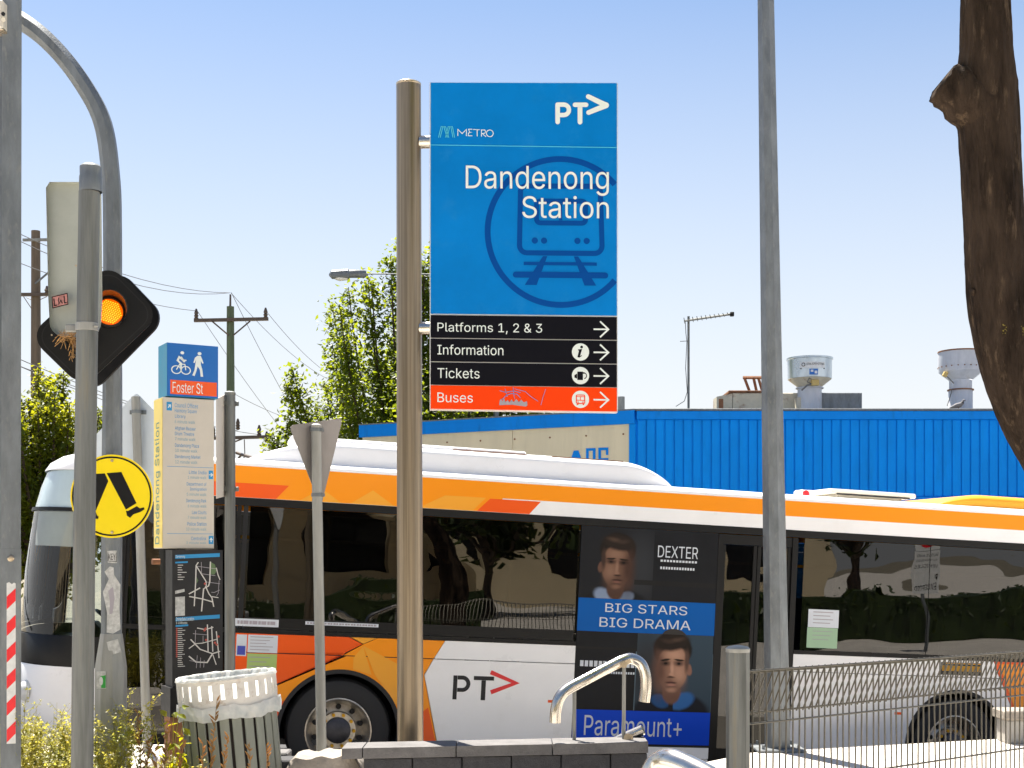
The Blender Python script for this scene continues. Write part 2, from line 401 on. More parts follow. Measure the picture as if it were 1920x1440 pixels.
SPLIT = {'livery_facet', 'ad_print', 'train_emblem', 'notice', 'notice_strip', 'side_marker', 'scratch_mark', 'map_heading', 'map_park', 'red_button', 'label_print', 'bicycle_icon'}
class Flat:
    """Flat print on a face: fn(x, y, height above the face) gives the 3-D point."""
    def __init__(self, fn, h=.001): self.fn = fn; self.h = h; self.v = []; self.f = []; self.ops = []
    def _add(self, ps, fs):
        n = len(self.v); self.ops.append((n, len(ps), len(self.f), len(fs))); self.v += [V(self.fn(x, y, self.h)) for x, y in ps]; self.f += [tuple(i+n for i in q) for q in fs]; return self
    def poly(self, ps): return self._add(ps, [tuple(range(len(ps)))])
    def rect(self, x0, y0, x1, y1): return self.poly([(x0, y0), (x1, y0), (x1, y1), (x0, y1)])
    def ell(self, cx, cy, rx, ry=None, n=32):
        ry = rx if ry is None else ry
        return self.poly([(cx+rx*math.cos(2*math.pi*k/n), cy+ry*math.sin(2*math.pi*k/n)) for k in range(n)])
    def ring(self, cx, cy, r0, r1, a0=0., a1=360., n=56, sy=1.):
        ps = []; fs = []
        for k in range(n+1):
            a = R(a0+(a1-a0)*k/n)
            ps += [(cx+r0*math.cos(a), cy+sy*r0*math.sin(a)), (cx+r1*math.cos(a), cy+sy*r1*math.sin(a))]
        fs = [(2*k, 2*k+1, 2*k+3, 2*k+2) for k in range(n)]
        return self._add(ps, fs)
    def line(self, ps, w, closed=False):
        ps = [V((x, y)) for x, y in ps]; m = len(ps); outp = []
        for i, p in enumerate(ps):
            a = ps[(i-1) % m] if (closed or i > 0) else None; b = ps[(i+1) % m] if (closed or i < m-1) else None
            d1 = (p-a).normalized() if a is not None else None; d2 = (b-p).normalized() if b is not None else None
            if d1 is None: d1 = d2
            if d2 is None: d2 = d1
            n1 = V((-d1.y, d1.x)); n2 = V((-d2.y, d2.x)); q = (n1+n2)
            q = q.normalized() if q.length > 1e-6 else n1
            k = min(2., 1/max(.2, q.dot(n1)))
            outp += [tuple(p+q*w/2*k), tuple(p-q*w/2*k)]
        r = range(m if closed else m-1)
        return self._add(outp, [(2*i, 2*i+1, (2*i+3) % (2*m), (2*i+2) % (2*m)) for i in r])
    def text(self, body, x0, y0, x1, y1, rot=False):
        """Fit body in the box; x0,y0 is lower left (y up if y1 > y0)."""
        vs, fs = text_data(body)
        if rot: vs = [(-y, x) for x, y in vs]
        ax = min(v[0] for v in vs); bx = max(v[0] for v in vs); ay = min(v[1] for v in vs); by = max(v[1] for v in vs)
        return self._add([(x0+(x-ax)/(bx-ax)*(x1-x0), y0+(y-ay)/(by-ay)*(y1-y0)) for x, y in vs], fs)
    def build(self, name, m, parent, local=False):
        off = V((0, 0, 0)) if local else top_of(parent).location
        if name in SPLIT and len(self.ops) > 1:            # pieces that stand apart are parts of their own
            for a, na, b, nb in self.ops:
                q = Flat(self.fn); q.v = self.v[a:a+na]; q.f = [tuple(i-a for i in f) for f in self.f[b:b+nb]]; o = q.build(name, m, parent, local)
            return o
        me = bpy.data.meshes.new(name); me.from_pydata([tuple(p-off) for p in self.v], [], self.f)
        me.materials.append(m); o = bpy.data.objects.new(name, me); col.objects.link(o); o.parent = parent
        return o

def arc(cx, cy, r, a0, a1, n=12): return [(cx+r*math.cos(R(a0+(a1-a0)*k/n)), cy+r*math.sin(R(a0+(a1-a0)*k/n))) for k in range(n+1)]
def rrect(x0, y0, x1, y1, r, n=6):
    return arc(x1-r, y1-r, r, 0, 90, n)+arc(x0+r, y1-r, r, 90, 180, n)+arc(x0+r, y0+r, r, 180, 270, n)+arc(x1-r, y0+r, r, 270, 360, n)

# ------------------------------------------------------------------ terrain frame: the road runs down to the right
BO = V((-1.58101, 11.97489, -.37242))                 # kerb-side ground point under the bus front axle
BU = V((.9760905, .2114581, -.0503270)).normalized()
UH = V((BU.x, BU.y, 0)).normalized(); IN = V((-UH.y, UH.x, 0)); BW = BU.cross(IN)
SL = BU.z/math.hypot(BU.x, BU.y)
def zr(s): return BO.z+SL*max(-7., min(13., s))
def S(s, t, z=0.): p = BO+UH*s+IN*t; return V((p.x, p.y, zr(s)+z))
def sheet(name, ss, t0, t1, dz, m):
    vs = []; fs = []
    for i, s in enumerate(ss):
        vs += [S(s, t0, dz), S(s, t1, dz)]
        if i: fs.append((2*i-2, 2*i, 2*i+1, 2*i-1))
    return struct(raw(name, vs, fs, m))
sheet('ground', [-600, -7, 13, 600], -600, 600, -.03, K['ground'])
sheet('road', [-300, -7, 13, 300], -.85, 8.6, 0, K['asphalt'])
sheet('edge_line', [-300, -7, 13, 300], 3.2, 3.32, .004, K['line'])
vs = []; fs = []
for s0 in range(-60, 90, 8):
    n = len(vs); vs += [S(s0, 5.8, .004), S(s0+3, 5.8, .004), S(s0+3, 5.92, .004), S(s0, 5.92, .004)]; fs.append((n, n+1, n+2, n+3))
struct(raw('lane_line', vs, fs, K['line']))
mb = MB()
for a, b in ((-300, -7), (-7, 13), (13, 300)):
    mb.add([S(s, t, z) for s in (a, b) for t in (8.6, 11.2) for z in (-.05, .13)], [(0, 1, 3, 2), (4, 6, 7, 5), (0, 4, 5, 1), (2, 3, 7, 6), (0, 2, 6, 4), (1, 5, 7, 3)])
struct(mb.build('footpath', K['concrete']))
# the station plaza on this side, one slab with its edge above the road
edge = [S(90, -.95), V((4.53, 12.31, 0)), V((2.05, 11.42, 0)), V((1.56, 10.85, 0)), V((1.32, 10.3, 0)), V((1.32, 8.3, 0)), V((-1.7, 8.3, 0)),
        V((-1.7, 10.3, 0)), S(-2.6, -1.0), S(-60, -1.0), V((-60, -60, 0)), V((90, -60, 0))]
mb = MB(); mb.prism([(p.x, p.y) for p in edge], lambda x, y, d: V((x, y, d)), -1.6, 0.)
struct(mb.build('plaza_paving', K['paving']))
mb = MB()
for k in range(3):
    z1 = -.12*(k+1); mb.box((-.19, 8.3+.36*k+.18+.002, (z1-1.2)/2), (3.01, .36, z1+1.2))
mb.box((-.19, 9.96, -.84), (3.01, 1.12, .72))
struct(mb.build('stairs', K['concrete']))
# low concrete slab behind the weeds at the left
mb = MB(); mb.box((-4.6, 9.25, .10), (4.15, 1.9, .28), bev=.015)
tag(mb.build('concrete_slab', K['paving']), 'low pale concrete slab in glaring sun behind the weeds', 'slab')

# ------------------------------------------------------------------ blue and beige building across the road
bld = thing('shop_building', 'low industrial building with ribbed blue cladding and beige side wall behind the bus', 'building', (4, 31, -1.0))
WX0, WY, WT = 2.80, 30.0, 1.65+(1050-767)*30/2500
zb = -1.3
mb = MB(); mb.box(((WX0+24)/2, WY+.16, (WT-.06+zb)/2), (24-WX0, .24, WT-.06-zb)); mb.build('wall', K['bluewall'], bld)
FAS = 1.65+(1050-787)*30/2500
mb = MB(); mb.box(((WX0+24)/2+.0, WY-.03, (FAS+WT-.05)/2), (24-WX0, .12, WT-.05-FAS), bev=.01); mb.build('fascia', K['bluefas'], bld)
mb = MB(); mb.box(((WX0+24)/2+.0, WY+.05, WT-.02), (24-WX0+.06, .30, .05), bev=.01); mb.build('roof_edge', K['galv'], bld)
zc = 1.65+(1050-931)*30/2500
mb = MB(); mb.box((0, 0, 0), (.17, .03, FAS-zc), bev=.008); mb.box((.098, .006, 0), (.02, .012, FAS-zc))
p0 = mb.build('cladding_panel', K['bluewall'], bld, local=True)
x = WX0+.02; k = 0
while x < 16.2:
    q = p0 if k == 0 else share(p0, bld, (0, 0, 0))
    q.location = (x+.09-4, WY+.02-31, (FAS+zc)/2+1.0); x += .2085; k += 1
mb = MB(); mb.box(((WX0+24)/2, WY+.0, zc-.05), (24-WX0, .1, .09), bev=.01); mb.build('flashing', K['bluefas'], bld)
# beige wall turning away to the left
A = V((WX0-.02, WY, 0)); B = V((-3.79, 33.4, 0)); dA = (B-A).normalized(); nA = V((-dA.y, dA.x, 0)); nA = nA if nA.y < 0 else -nA
LA = (B-A).length
def bw(x, z, h): return A+dA*x+nA*h+V((0, 0, z))
topz = lambda x: WT-.02+ (0.0)*x
def slab(name, x0, x1, z0, z1, h0, h1, m):
    mb = MB(); mb.prism([(x0, z0), (x1, z0), (x1, z1), (x0, z1)], bw, h0, h1); return mb.build(name, m, bld)
zf = WT-.33
for i in range(2):
    a_, b_ = (.16, LA*.42) if i == 0 else (LA*.42+.012, LA-.05)
    slab('wall_sheet', a_, b_, zb, zf, -.2, 0, K['beige'])
slab('fascia', 0, LA, zf, WT-.03, -.2, .08, K['bluefas'])
slab('roof_edge', -.02, LA+.02, WT-.028, WT+.0, -.25, .09, K['galv'])
slab('corner_trim', 0, .15, zb, zf-.002, -.2, .02, K['bluewall'])
sc_ = MB()
for xx in [LA*.04+i*.92 for i in range(8)]:
    for zz in (zf-.22,): sc_.cyl(bw(xx, zz, 0), bw(xx, zz, .012), .022, n=8)
sc_.cyl(bw(.45, zf-1.35, 0), bw(.45, zf-1.35, .012), .022, n=8)
sc_.build('screw', K['rust'], bld)
# big blue letters on the beige wall, mostly behind the bus roof
def bwp(px):   # photo column to metres along the beige wall
    r = V(((px-960)/F, 1, 0)); t = (A.x*dA.y-A.y*dA.x)/(r.x*dA.y-r.y*dA.x); return (r*t-A).dot(dA)
xa, xb_, xc = bwp(1141), bwp(1122), bwp(1099)
zl = 1.65+(1050-841)*30.6/2500
for (e0, e1) in ((xa, xb_), (xc, bwp(1117))):
    fl = Flat(lambda x, z, h: bw(x, z, h), .01)
    l, r_ = max(e0, e1), min(e0, e1)
    if e0 == xa:    # last letter
        fl.poly([(l, zl), (l, zl-.62), (l-.07, zl-.62), (l-.07, zl-.06), (r_+.06, zl-.06), (r_+.06, zl-.17), (r_, zl-.17), (r_, zl)]); fl.rect(r_, zl-.30, l-.07, zl-.24); fl.rect(r_, zl-.62, l-.07, zl-.55)
    else: fl.poly([(l, zl), (l, zl-.62), (l-.07, zl-.62), (l-.07, zl-.06), (r_+.07, zl-.06), (r_+.07, zl-.3), (r_, zl-.3), (r_, zl)]); fl.rect(r_, zl-.62, l-.07, zl-.55)
    fl.build('lettering', K['bluefas'], bld)
l = bwp(1076); fl = Flat(lambda x, z, h: bw(x, z, h), .01)
fl.poly([(l, zl-.04), (l-.12, zl-.04), (l-.34, zl-.62), (l-.22, zl-.62)]); fl.poly([(l+.0, zl-.04), (l+.22, zl-.62), (l+.1, zl-.62), (l-.06, zl-.2)])
fl.build('lettering', K['bluefas'], bld)
mb = MB(); mb.add([A+V((0, .3, WT-.15)), V((24, 30.3, WT-.15)), V((24, 45, WT-.15)), V((-3.5, 45, WT-.15)), B+V((.1, .2, WT-.15))], [(0, 1, 2, 3, 4)]); mb.build('roof', K['galv'], bld)

RZ = WT-.15
# ---- things on the roof
def lathe_m(o, name, prof, m, par, n=28): mb = MB(); mb.lathe(o, prof, n); return mb.build(name, m, par, True)
d = 32.0
c = W(1518, 740, d); c.z = RZ
t = thing('roof_exhaust_fan', 'shiny metal bowl shaped exhaust fan with blue label on the roof', 'roof vent', c)
zz = lambda py: 1.65+(1050-py)*d/2500
lathe_m((c.x, c.y, 0), 'bowl', [(.28, zz(726)), (.52, zz(711)), (.525, zz(676)), (.55, zz(675)), (.55, zz(672)), (.50, zz(672)), (.49, zz(700))], K['zinc'], t)
lathe_m((c.x, c.y, 0), 'cone', [(.26, zz(731)), (.29, zz(725.5)), (.515, zz(711.5))], K['ducty'], t)
lathe_m((c.x, c.y, 0), 'neck', [(.285, RZ), (.285, zz(729)), (.33, zz(729)), (.33, zz(727)), (.2, zz(726))], K['zincw'], t)
def onc(x, y, h): a = (x)/.53; return V((c.x+(.53+h)*math.sin(a), c.y-(.53+h)*math.cos(a), y))
fl = Flat(onc, .004)
for i in range(6): fl.rect(-.34+i*.1, zz(695), -.24+i*.1, zz(684))
fl.build('label_plate', K['reflw'], t)
fl = Flat(onc, .009); fl.text('CFM AIRSYSTEMS', -.19, zz(690), .24, zz(686)); fl.ring(-.26, zz(689), .03, .045); fl.rect(-.34, zz(697), .26, zz(695.3)); fl.build('lettering', K['black'], t)
fl = Flat(onc, .006); fl.rect(-.12, zz(708), -.02, zz(697)); fl.rect(-.02, zz(708), .08, zz(697)); fl.build('blue_label', K['totblue'], t)
fl = Flat(onc, .012); fl.rect(-.09, zz(703), -.03, zz(699)); fl.rect(.0, zz(706), .06, zz(701)); fl.build('label_print', K['reflw'], t)
mb = MB(); mb.box((c.x+.03, c.y-.42, zz(722)), (.18, .14, .13), bev=.01); mb.build('switch_box', K['ochre'], t)
mb = MB(); mb.tube([(c.x-.02, c.y-.44, zz(724)), (c.x-.16, c.y-.46, zz(727)), (c.x-.28, c.y-.4, zz(736))], .022, 6); mb.tube([(c.x-.02, c.y-.4, zz(716)), (c.x-.12, c.y-.5, zz(714)), (c.x-.16, c.y-.46, zz(721)), (c.x-.05, c.y-.44, zz(724))], .012, 6); mb.build('cable', K['wire'], t, True)
c2 = W(1801, 765, d); c2.z = RZ
t = thing('roof_exhaust_cowl', 'chalky white exhaust cowl on a thick pipe at the right of the roof', 'roof vent', c2)
lathe_m((c2.x, c2.y, 0), 'bowl', [(.27, zz(713)), (.50, zz(698)), (.515, zz(690)), (.515, zz(660.5)), (.48, zz(661)), (.46, zz(680))], K['zincw'], t)
lathe_m((c2.x, c2.y, 0), 'rim', [(.515, zz(661.5)), (.53, zz(661)), (.53, zz(659)), (.48, zz(659)), (.48, zz(660.5))], K['rust'], t)
lathe_m((c2.x, c2.y, 0), 'pipe', [(.28, RZ), (.28, zz(733)), (.265, zz(731)), (.265, zz(713.5))], K['zincw'], t)
lathe_m((c2.x, c2.y, 0), 'band', [(.285, zz(732.6)), (.31, zz(732.5)), (.31, zz(730.5)), (.27, zz(730.4))], K['rust'], t)
mb = MB()
for k in range(22):
    a = 2*math.pi*k/22; mb.cyl((c2.x+.51*math.cos(a), c2.y+.51*math.sin(a), zz(689.5)), (c2.x+.53*math.cos(a), c2.y+.53*math.sin(a), zz(689.5)), .016, n=6)
mb.build('rivet', K['rust'], t)
mb = MB(); mb.box((c2.x-.46, c2.y-.28, zz(705)), (.10, .1, .12), (0, R(25), 0), .01); mb.build('switch_box', K['ochre'], t)
mb = MB(); mb.tube([(c2.x-.42, c2.y-.3, zz(709)), (c2.x-.26, c2.y-.3, zz(722))], .015, 6); mb.tube([(c2.x-.27, c2.y-.2, zz(731)), (c2.x-.29, c2.y-.2, zz(739)), (c2.x-.45, c2.y-.4, zz(764))], .012, 6); mb.build('cable', K['wire'], t, True)
# pigeon on the roof edge
pg = W(1797, 764, 30.1); pg.z = WT+.005
t = thing('pigeon', 'small grey pigeon sitting on the roof edge below the white cowl', 'bird', pg)
mb = MB(); q = lambda x, z: (pg.x+x, pg.y, pg.z+z)
mb.tube([q(-.2, .03), q(-.13, .05), q(-.04, .085), q(.04, .10), q(.085, .135), q(.10, .175), q(.11, .20), q(.135, .205), q(.165, .19)], [.012, .034, .056, .058, .04, .026, .028, .024, .004], 12)
mb.build('body', K['bird'], t, True)
mb = MB(); mb.tube([q(.05, .115), q(.085, .14), q(.101, .172)], [.045, .043, .03], 12); mb.build('neck', K['bird_d'], t, True)
mb = MB()
for s_ in (-.02, .02): mb.tube([(pg.x+.0, pg.y+s_, pg.z+.05), (pg.x+.01, pg.y+s_, pg.z+.001)], .006, 6)
mb.build('leg', K['rust'], t)
# cream duct box with rust, grey duct box
d3 = 32.6; z3 = lambda py: 1.65+(1050-py)*d3/2500
a0 = W(1340, 0, d3).x; a1 = W(1540, 0, d3).x; a2 = W(1608, 0, d3).x; a3 = W(1368, 0, d3).x; a4 = W(1526, 0, d3).x
t = thing('roof_duct', 'long rusty cream duct box with dark opening on the blue roof', 'duct', ((a3+a4)/2, d3, RZ))
mb = MB(); mb.box(((a3+a4)/2, d3, (RZ+z3(741))/2), (a4-a3, .9, z3(741)-RZ), bev=.015); mb.build('duct_body', K['ducty'], t)
mb = MB(); mb.box(((a3+W(1420, 0, d3).x)/2-.02, d3, z3(738.5)), (W(1425, 0, d3).x-a3+.1, .98, .05), bev=.01); mb.build('lid', K['rust'], t)
mb = MB(); cx = W(1505, 0, d3).x; mb.prism([(cx-.34, RZ), (cx+.30, RZ), (cx+.26, z3(752)), (cx-.30, z3(752))], lambda x, z, h: V((x, d3-.45-h, z)), 0, .3); mb.build('hood', K['ducty'], t)
fl = Flat(lambda x, z, h: V((x, d3-.75-h, z)), .004); fl.rect(cx-.12, RZ+.02, cx+.22, z3(754.5)); fl.build('opening', K['black_matt'], t)
mb = MB(); cx = (a0+a3)/2; mb.prism([(a0-.02, RZ), (a3-.01, RZ), (a3-.01, z3(742)), (a0-.02, z3(748))], lambda x, z, h: V((x, d3-.2-h, z)), -.3, .25); mb.build('end_hood', K['ducty'], t)
fl = Flat(lambda x, z, h: V((x, d3-.45-h, z)), .004); fl.rect(a0+.03, RZ, a0+.14, z3(752)); fl.build('opening', K['rust'], t)
t = thing('roof_duct_box', 'plain grey galvanised duct box beside the shiny exhaust fan', 'duct', ((a4+a2)/2+.02, d3+.02, RZ))
mb = MB(); mb.box(((a4+a2)/2+.02, d3+.02, (RZ+z3(740))/2), (a2-a4-.02, .8, z3(740)-RZ), bev=.012); mb.build('box', K['galv'], t)
t = thing('rusty_bracket', 'small rusty steel frame standing on the cream duct', 'frame', W(1408, 738, d3))
mb = MB()
for (xb, xt) in ((1406, 1396), (1419, 1413), (1430, 1422)): mb.tube([W(xb, 735.5, d3), W(xt, 709, d3)], .035, 4)
mb.tube([W(1393, 708, d3), W(1432, 708, d3)], .04, 4); mb.build('frame', K['rust'], t)
mb = MB(); vb = W(1165, 766, 33); mb.cyl((vb.x, vb.y, RZ), (vb.x, vb.y, 1.65+(1050-744)*33/2500), .085, n=14); mb.tube([(vb.x+.02, vb.y-.06, RZ+.12), (vb.x+.3, vb.y-.06, RZ+.12), (vb.x+.42, vb.y-.06, RZ)], .07, 10)
tag(mb.build('roof_vent_pipe', K['galv_light'], None, True), 'short pale vent pipe on the roof corner beside the station sign', 'vent pipe')
# TV antenna
an = W(1291, 766, 31.5); an.z = RZ
t = thing('tv_antenna', 'thin television antenna mast on the blue roof', 'antenna', an)
z5 = lambda py: 1.65+(1050-py)*31.5/2500
mb = MB(); mb.cyl(an, (an.x, an.y, z5(593)), .028, n=8); mb.build('mast', K['galv_dark'], t, True)
def ax(px): return W(px, 0, 31.5).x
mb = MB(); mb.tube([(ax(1283), an.y, z5(602)), (ax(1368), an.y-.5, z5(596))], .024, 6); mb.tube([(ax(1292), an.y, z5(599)), (ax(1366), an.y-.5, z5(595))], .012, 6); mb.build('boom', K['galv_dark'], t)
mb = MB()
for k in range(12):
    f = k/11; x = ax(1283)+(ax(1367)-ax(1283))*f; y = an.y-.5*f; z = z5(602-6*f); l = .40-.18*f
    mb.tube([(x-.06, y-l, z), (x+.06, y+l, z+.02)], .010, 5)
mb.build('element', K['galv_dark'], t)
mb = MB(); mb.box((ax(1366), an.y-.5, z5(596.5)), (.09, .09, .1), bev=.01); mb.build('end_block', K['black'], t)
mb = MB(); mb.tube([(ax(1285), an.y, z5(604)), (ax(1286), an.y, z5(625)), (an.x-.04, an.y, z5(640)), (an.x-.07, an.y, z5(690)), (an.x-.03, an.y, z5(735)), (an.x-.1, an.y, z5(752)), (an.x-.3, an.y, z5(762))], .009, 5); mb.tube([(an.x-.2, an.y, z5(640)), (an.x+.02, an.y, z5(639))], .009, 5); mb.build('cable', K['wire'], t, True)
# ------------------------------------------------------------------ the bus (local frame: x to the rear, y into the bus, z up)
bus = thing('bus', 'orange and white low floor city bus with dark windows driving to the left', 'bus', BO)
bus.rotation_euler = Matrix((BU, IN, BW)).transposed().to_euler()
def bl(mb, name, m, par=bus, smooth=False, sharp=35): return mb.build(name, m, par, smooth, local=True, sharp=sharp)
WB, ZG0, ZG1, ZT, XE, WD = 6.13, 1.335, 2.50, 2.83, 9.35, 2.5
XF = -2.06                                             # A pillar: the front curves from here
side = lambda x, z, h: V((x, -h, z))                   # near side skin
def strip(name, poly, m, h0=-.03, h1=0., fn=side): mb = MB(); mb.prism(poly, fn, h0, h1); return bl(mb, name, m)
def archpts(cx, zbot, r=.56, n=18, zc=.478, rev=False):
    a = math.degrees(math.asin(max(-1, (zbot-zc)/r))); ps = [(cx+r*math.cos(R(t)), zc+r*math.sin(R(t))) for t in [180-a-(180-2*a)*k/n for k in range(n+1)]]
    return ps[::-1] if rev else ps
Z0 = .30
# lower side, cut by the livery, butted edge to edge
star = (.176, 1.273)
ar = archpts(0, Z0)
strip('side_panel', [(-.95, .50), (-.95, Z0)]+ar[0:5], K['redor'])
strip('side_panel', [(-.95, .704), (-.95, 1.16), (.0, 1.16), (.02, 1.19)], K['redor'])
strip('side_panel', [(-.95, 1.168), (-.02, 1.168), (.172, 1.273), (.05, 1.332), (-.95, 1.332)], K['redor'])
strip('side_panel', [(.18, 1.277), (.07, 1.332), (.30, 1.332)], K['ambl'])
strip('side_panel', [(.184, 1.273), (.31, 1.332), (.925, 1.332), (.83, 1.168), (.01, 1.168)], K['amber'])
poly = [(-.95, .696), (-.95, .504)]+ar[4:]+[(.70, Z0), (.89, .42), (.747, 1.017), (.825, 1.16), (.035, 1.16)]
strip('side_panel', poly, K['amber'])
f1 = Flat(side, .0015)
f1.poly([(.18, 1.262), (.74, .99), (.74, .78), (.5, .74), (.30, 1.0)]); f1.poly([(.10, 1.15), (.18, 1.255), (.27, 1.0), (.10, 1.045)])
f1.build('livery_facet', K['ambl'], bus, True)
f1 = Flat(side, .0016); f1.poly([(.62, Z0+.004), (.885, .40), (.80, .72), (.66, .60)]); f1.build('livery_facet', K['redor'], bus, True)
rr_ = archpts(WB, Z0)
XA0, XA1, XD0, XD1 = 2.165, 3.52, 3.52, 4.345          # advertisement, middle door
strip('side_panel', [(.753, 1.012), (.896, .42), (.71, Z0), (XA0-.004, Z0), (XA0-.004, 1.16), (.829, 1.16)], K['white'])
strip('side_panel', [(.833, 1.167), (.93, 1.332), (XA0-.004, 1.332), (XA0-.004, 1.167)], K['white'])
strip('side_panel', [(XD1, Z0)]+rr_+[(6.86, Z0), (6.80, .70), (6.58, 1.16), (XD1, 1.16)], K['white'])
strip('side_panel', [(XD1, 1.167), (6.57, 1.167), (6.50, 1.332), (XD1, 1.332)], K['white'])
strip('side_panel', [(6.865, Z0), (XE, Z0), (XE, 1.332), (6.505, 1.332), (6.805, .70)], K['redor'])
f1 = Flat(side, .0016); f1.poly([(6.84, .68), (6.56, 1.31), (7.1, 1.31), (7.5, .9)]); f1.build('livery_facet', K['amber'], bus, True)
strip('seam_strip', [(-.95, 1.1605), (.82, 1.1605), (.82, 1.1675), (-.95, 1.1675)], K['black_matt'], -.03, .001)
strip('seam_strip', [(5.55, 1.1605), (XE, 1.1605), (XE, 1.1675), (5.55, 1.1675)], K['black_matt'], -.03, .001)
strip('skirt', [(.75, .2), (XA1, .2), (XA1, Z0-.006), (.75, Z0-.006)], K['white'], -.05, -.01)
strip('skirt', [(XD1, .22), (5.55, .22), (5.55, Z0-.006), (XD1, Z0-.006)], K['black'], -.05, -.01)
strip('skirt', [(6.72, .22), (XE, .22), (XE, Z0-.006), (6.72, Z0-.006)], K['black'], -.05, -.01)
# black rails above and below the windows
strip('window_rail', [(XF+.03, ZG0+.0), (-.95, ZG0), (-.95, 1.375), (XF+.03, 1.375)], K['black'], -.03, .003)
strip('window_rail', [(-.95, ZG0), (XA0-.004, ZG0), (XA0-.004, 1.372), (-.95, 1.372)], K['black'], -.03, .004)
strip('window_rail', [(XD1, ZG0), (XE, ZG0), (XE, 1.372), (XD1, 1.372)], K['black'], -.03, .004)
strip('window_rail', [(XF, 2.462), (XE, 2.462), (XE, 2.53), (XF, 2.53)], K['black'], -.03, .004)
# panes, bonded nearly flush with thin gaps
def pane(x0, x1, z0=1.376, z1=2.458, par=bus):
    return strip('window', [(x0+.004, z0), (x1-.004, z0), (x1-.004, z1), (x0+.004, z1)], K['busglass'], -.012, -.004)
for a, b in ((-.88, .62), (.62, XA0-.02), (XD1+.06, 5.75), (5.75, 7.2), (7.2, 8.6), (8.6, 9.3)): pane(a, b)
for xx in (-.915, .62, 5.75, 7.2, 8.6):
    strip('window_pillar', [(xx-.02, 1.373), (xx+.02, 1.373), (xx+.02, 2.461), (xx-.02, 2.461)], K['black_matt'], -.06, -.014)
strip('window_band', [(-.88, 1.376), (XA0-.03, 1.376), (XA0-.03, 1.475), (-.88, 1.475)], K['black'], -.0035, -.001)
f1 = Flat(side, .0015); f1.rect(-.96, 1.395, -.58, 1.462); f1.rect(-.345, 1.43, .31, 1.46); f1.build('notice_strip', K['adwhite'], bus, True)
f1 = Flat(side, .003)
for i in range(13): f1.rect(-.94+.026*i, 1.414, -.922+.026*i+.004*(i % 3), 1.444)
for i in range(24): f1.rect(-.33+.026*i, 1.438, -.313+.026*i+.004*(i % 2), 1.453)
stuff(f1.build('small_print', K['greypr'], bus, True))
# notices beside the front door
f1 = Flat(side, .002); f1.rect(-.94, 1.13, -.85, 1.32); f1.rect(-.84, 1.165, -.58, 1.322); f1.build('notice', K['adwhite'], bus, True)
f1 = Flat(side, .0045); f1.rect(-.93, 1.14, -.86, 1.22); f1.build('notice_print', K['skyblue'], bus, True)
f1 = Flat(side, .0025); f1.rect(-.84, .90, -.58, 1.155); f1.build('notice', K['lime'], bus, True)
f1 = Flat(side, .0045)
for i in range(5): f1.rect(-.82, 1.30-.028*i, -.62-.03*(i % 3), 1.306-.028*i); f1.rect(-.82, 1.12-.04*i, -.64-.03*(i % 2), 1.127-.04*i)
f1.build('notice_print', K['greypr'], bus, True)
# stripe above the windows
strip('cove_panel', [(XF, 2.532), (XE, 2.532), (XE, ZT), (XF, ZT)], K['white'], -.04, 0)
f1 = Flat(side, .0012)
f1.poly([(XF, 2.534), (1.30, 2.534), (1.40, 2.664), (XF, 2.664)]); f1.rect(XF, 2.664, XE, 2.812)
f1.build('livery_stripe', K['amber'], bus, True)
f1 = Flat(side, .0024); f1.poly([(-1.8, 2.534), (-.66, 2.534), (-.55, 2.66), (-1.8, 2.66)]); f1.poly([(1.16, 2.534), (1.655, 2.534), (1.76, 2.655), (1.28, 2.655)]); f1.build('livery_facet', K['redor'], bus, True)
f1 = Flat(side, .0020); f1.poly([(-.45, 2.534), (-.08, 2.534), (-.26, 2.655)]); f1.poly([(.0, 2.534), (.40, 2.534), (.2, 2.665)]); f1.poly([(.62, 2.534), (1.12, 2.534), (1.24, 2.66), (.86, 2.66)]); f1.build('livery_facet', K['ambl'], bus, True)
# roof: a barrel between the coves
def roofprof(n=7):
    p = []
    for k in range(n+1):
        a = R(90*k/n); p.append((.24-.24*math.cos(a), ZT+.06*math.sin(a)+.0))
    return p
rp = roofprof(); prof = rp+[(WD/2, ZT+.075)]+[(WD-y, z) for y, z in rp[::-1]]
mb = MB(); n = len(prof)
for i, xx in enumerate((XF, XE)): mb.v += [V((xx, y, z)) for y, z in prof]
mb.f += [(k, k+1, n+k+1, n+k) for k in range(n-1)]
bl(mb, 'roof', K['white'], smooth=True)
# far side and tail
strip('side_panel', [(XF, Z0), (XE, Z0), (XE, ZG0), (XF, ZG0)], K['white'], -WD, -WD+.03)
strip('cove_panel', [(XF, ZG1), (XE, ZG1), (XE, ZT), (XF, ZT)], K['amber'], -WD, -WD+.04)
strip('window', [(XF, ZG0+.002), (XE, ZG0+.002), (XE, ZG1-.002), (XF, ZG1-.002)], K['busglass'], -WD+.006, -WD+.014)
mb = MB(); mb.box((XE+.02, WD/2, 1.55), (.04, WD, 2.6), bev=.015); bl(mb, 'rear_panel', K['amber'])
mb = MB(); mb.box((XE+.045, WD/2, 1.95), (.02, 1.9, .75), bev=.008); bl(mb, 'rear_window', K['black'])
mb = MB()
for y in (.18, WD-.18): mb.box((XE+.05, y, .95), (.03, .14, .5), bev=.01)
bl(mb, 'tail_lamp', K['red'])
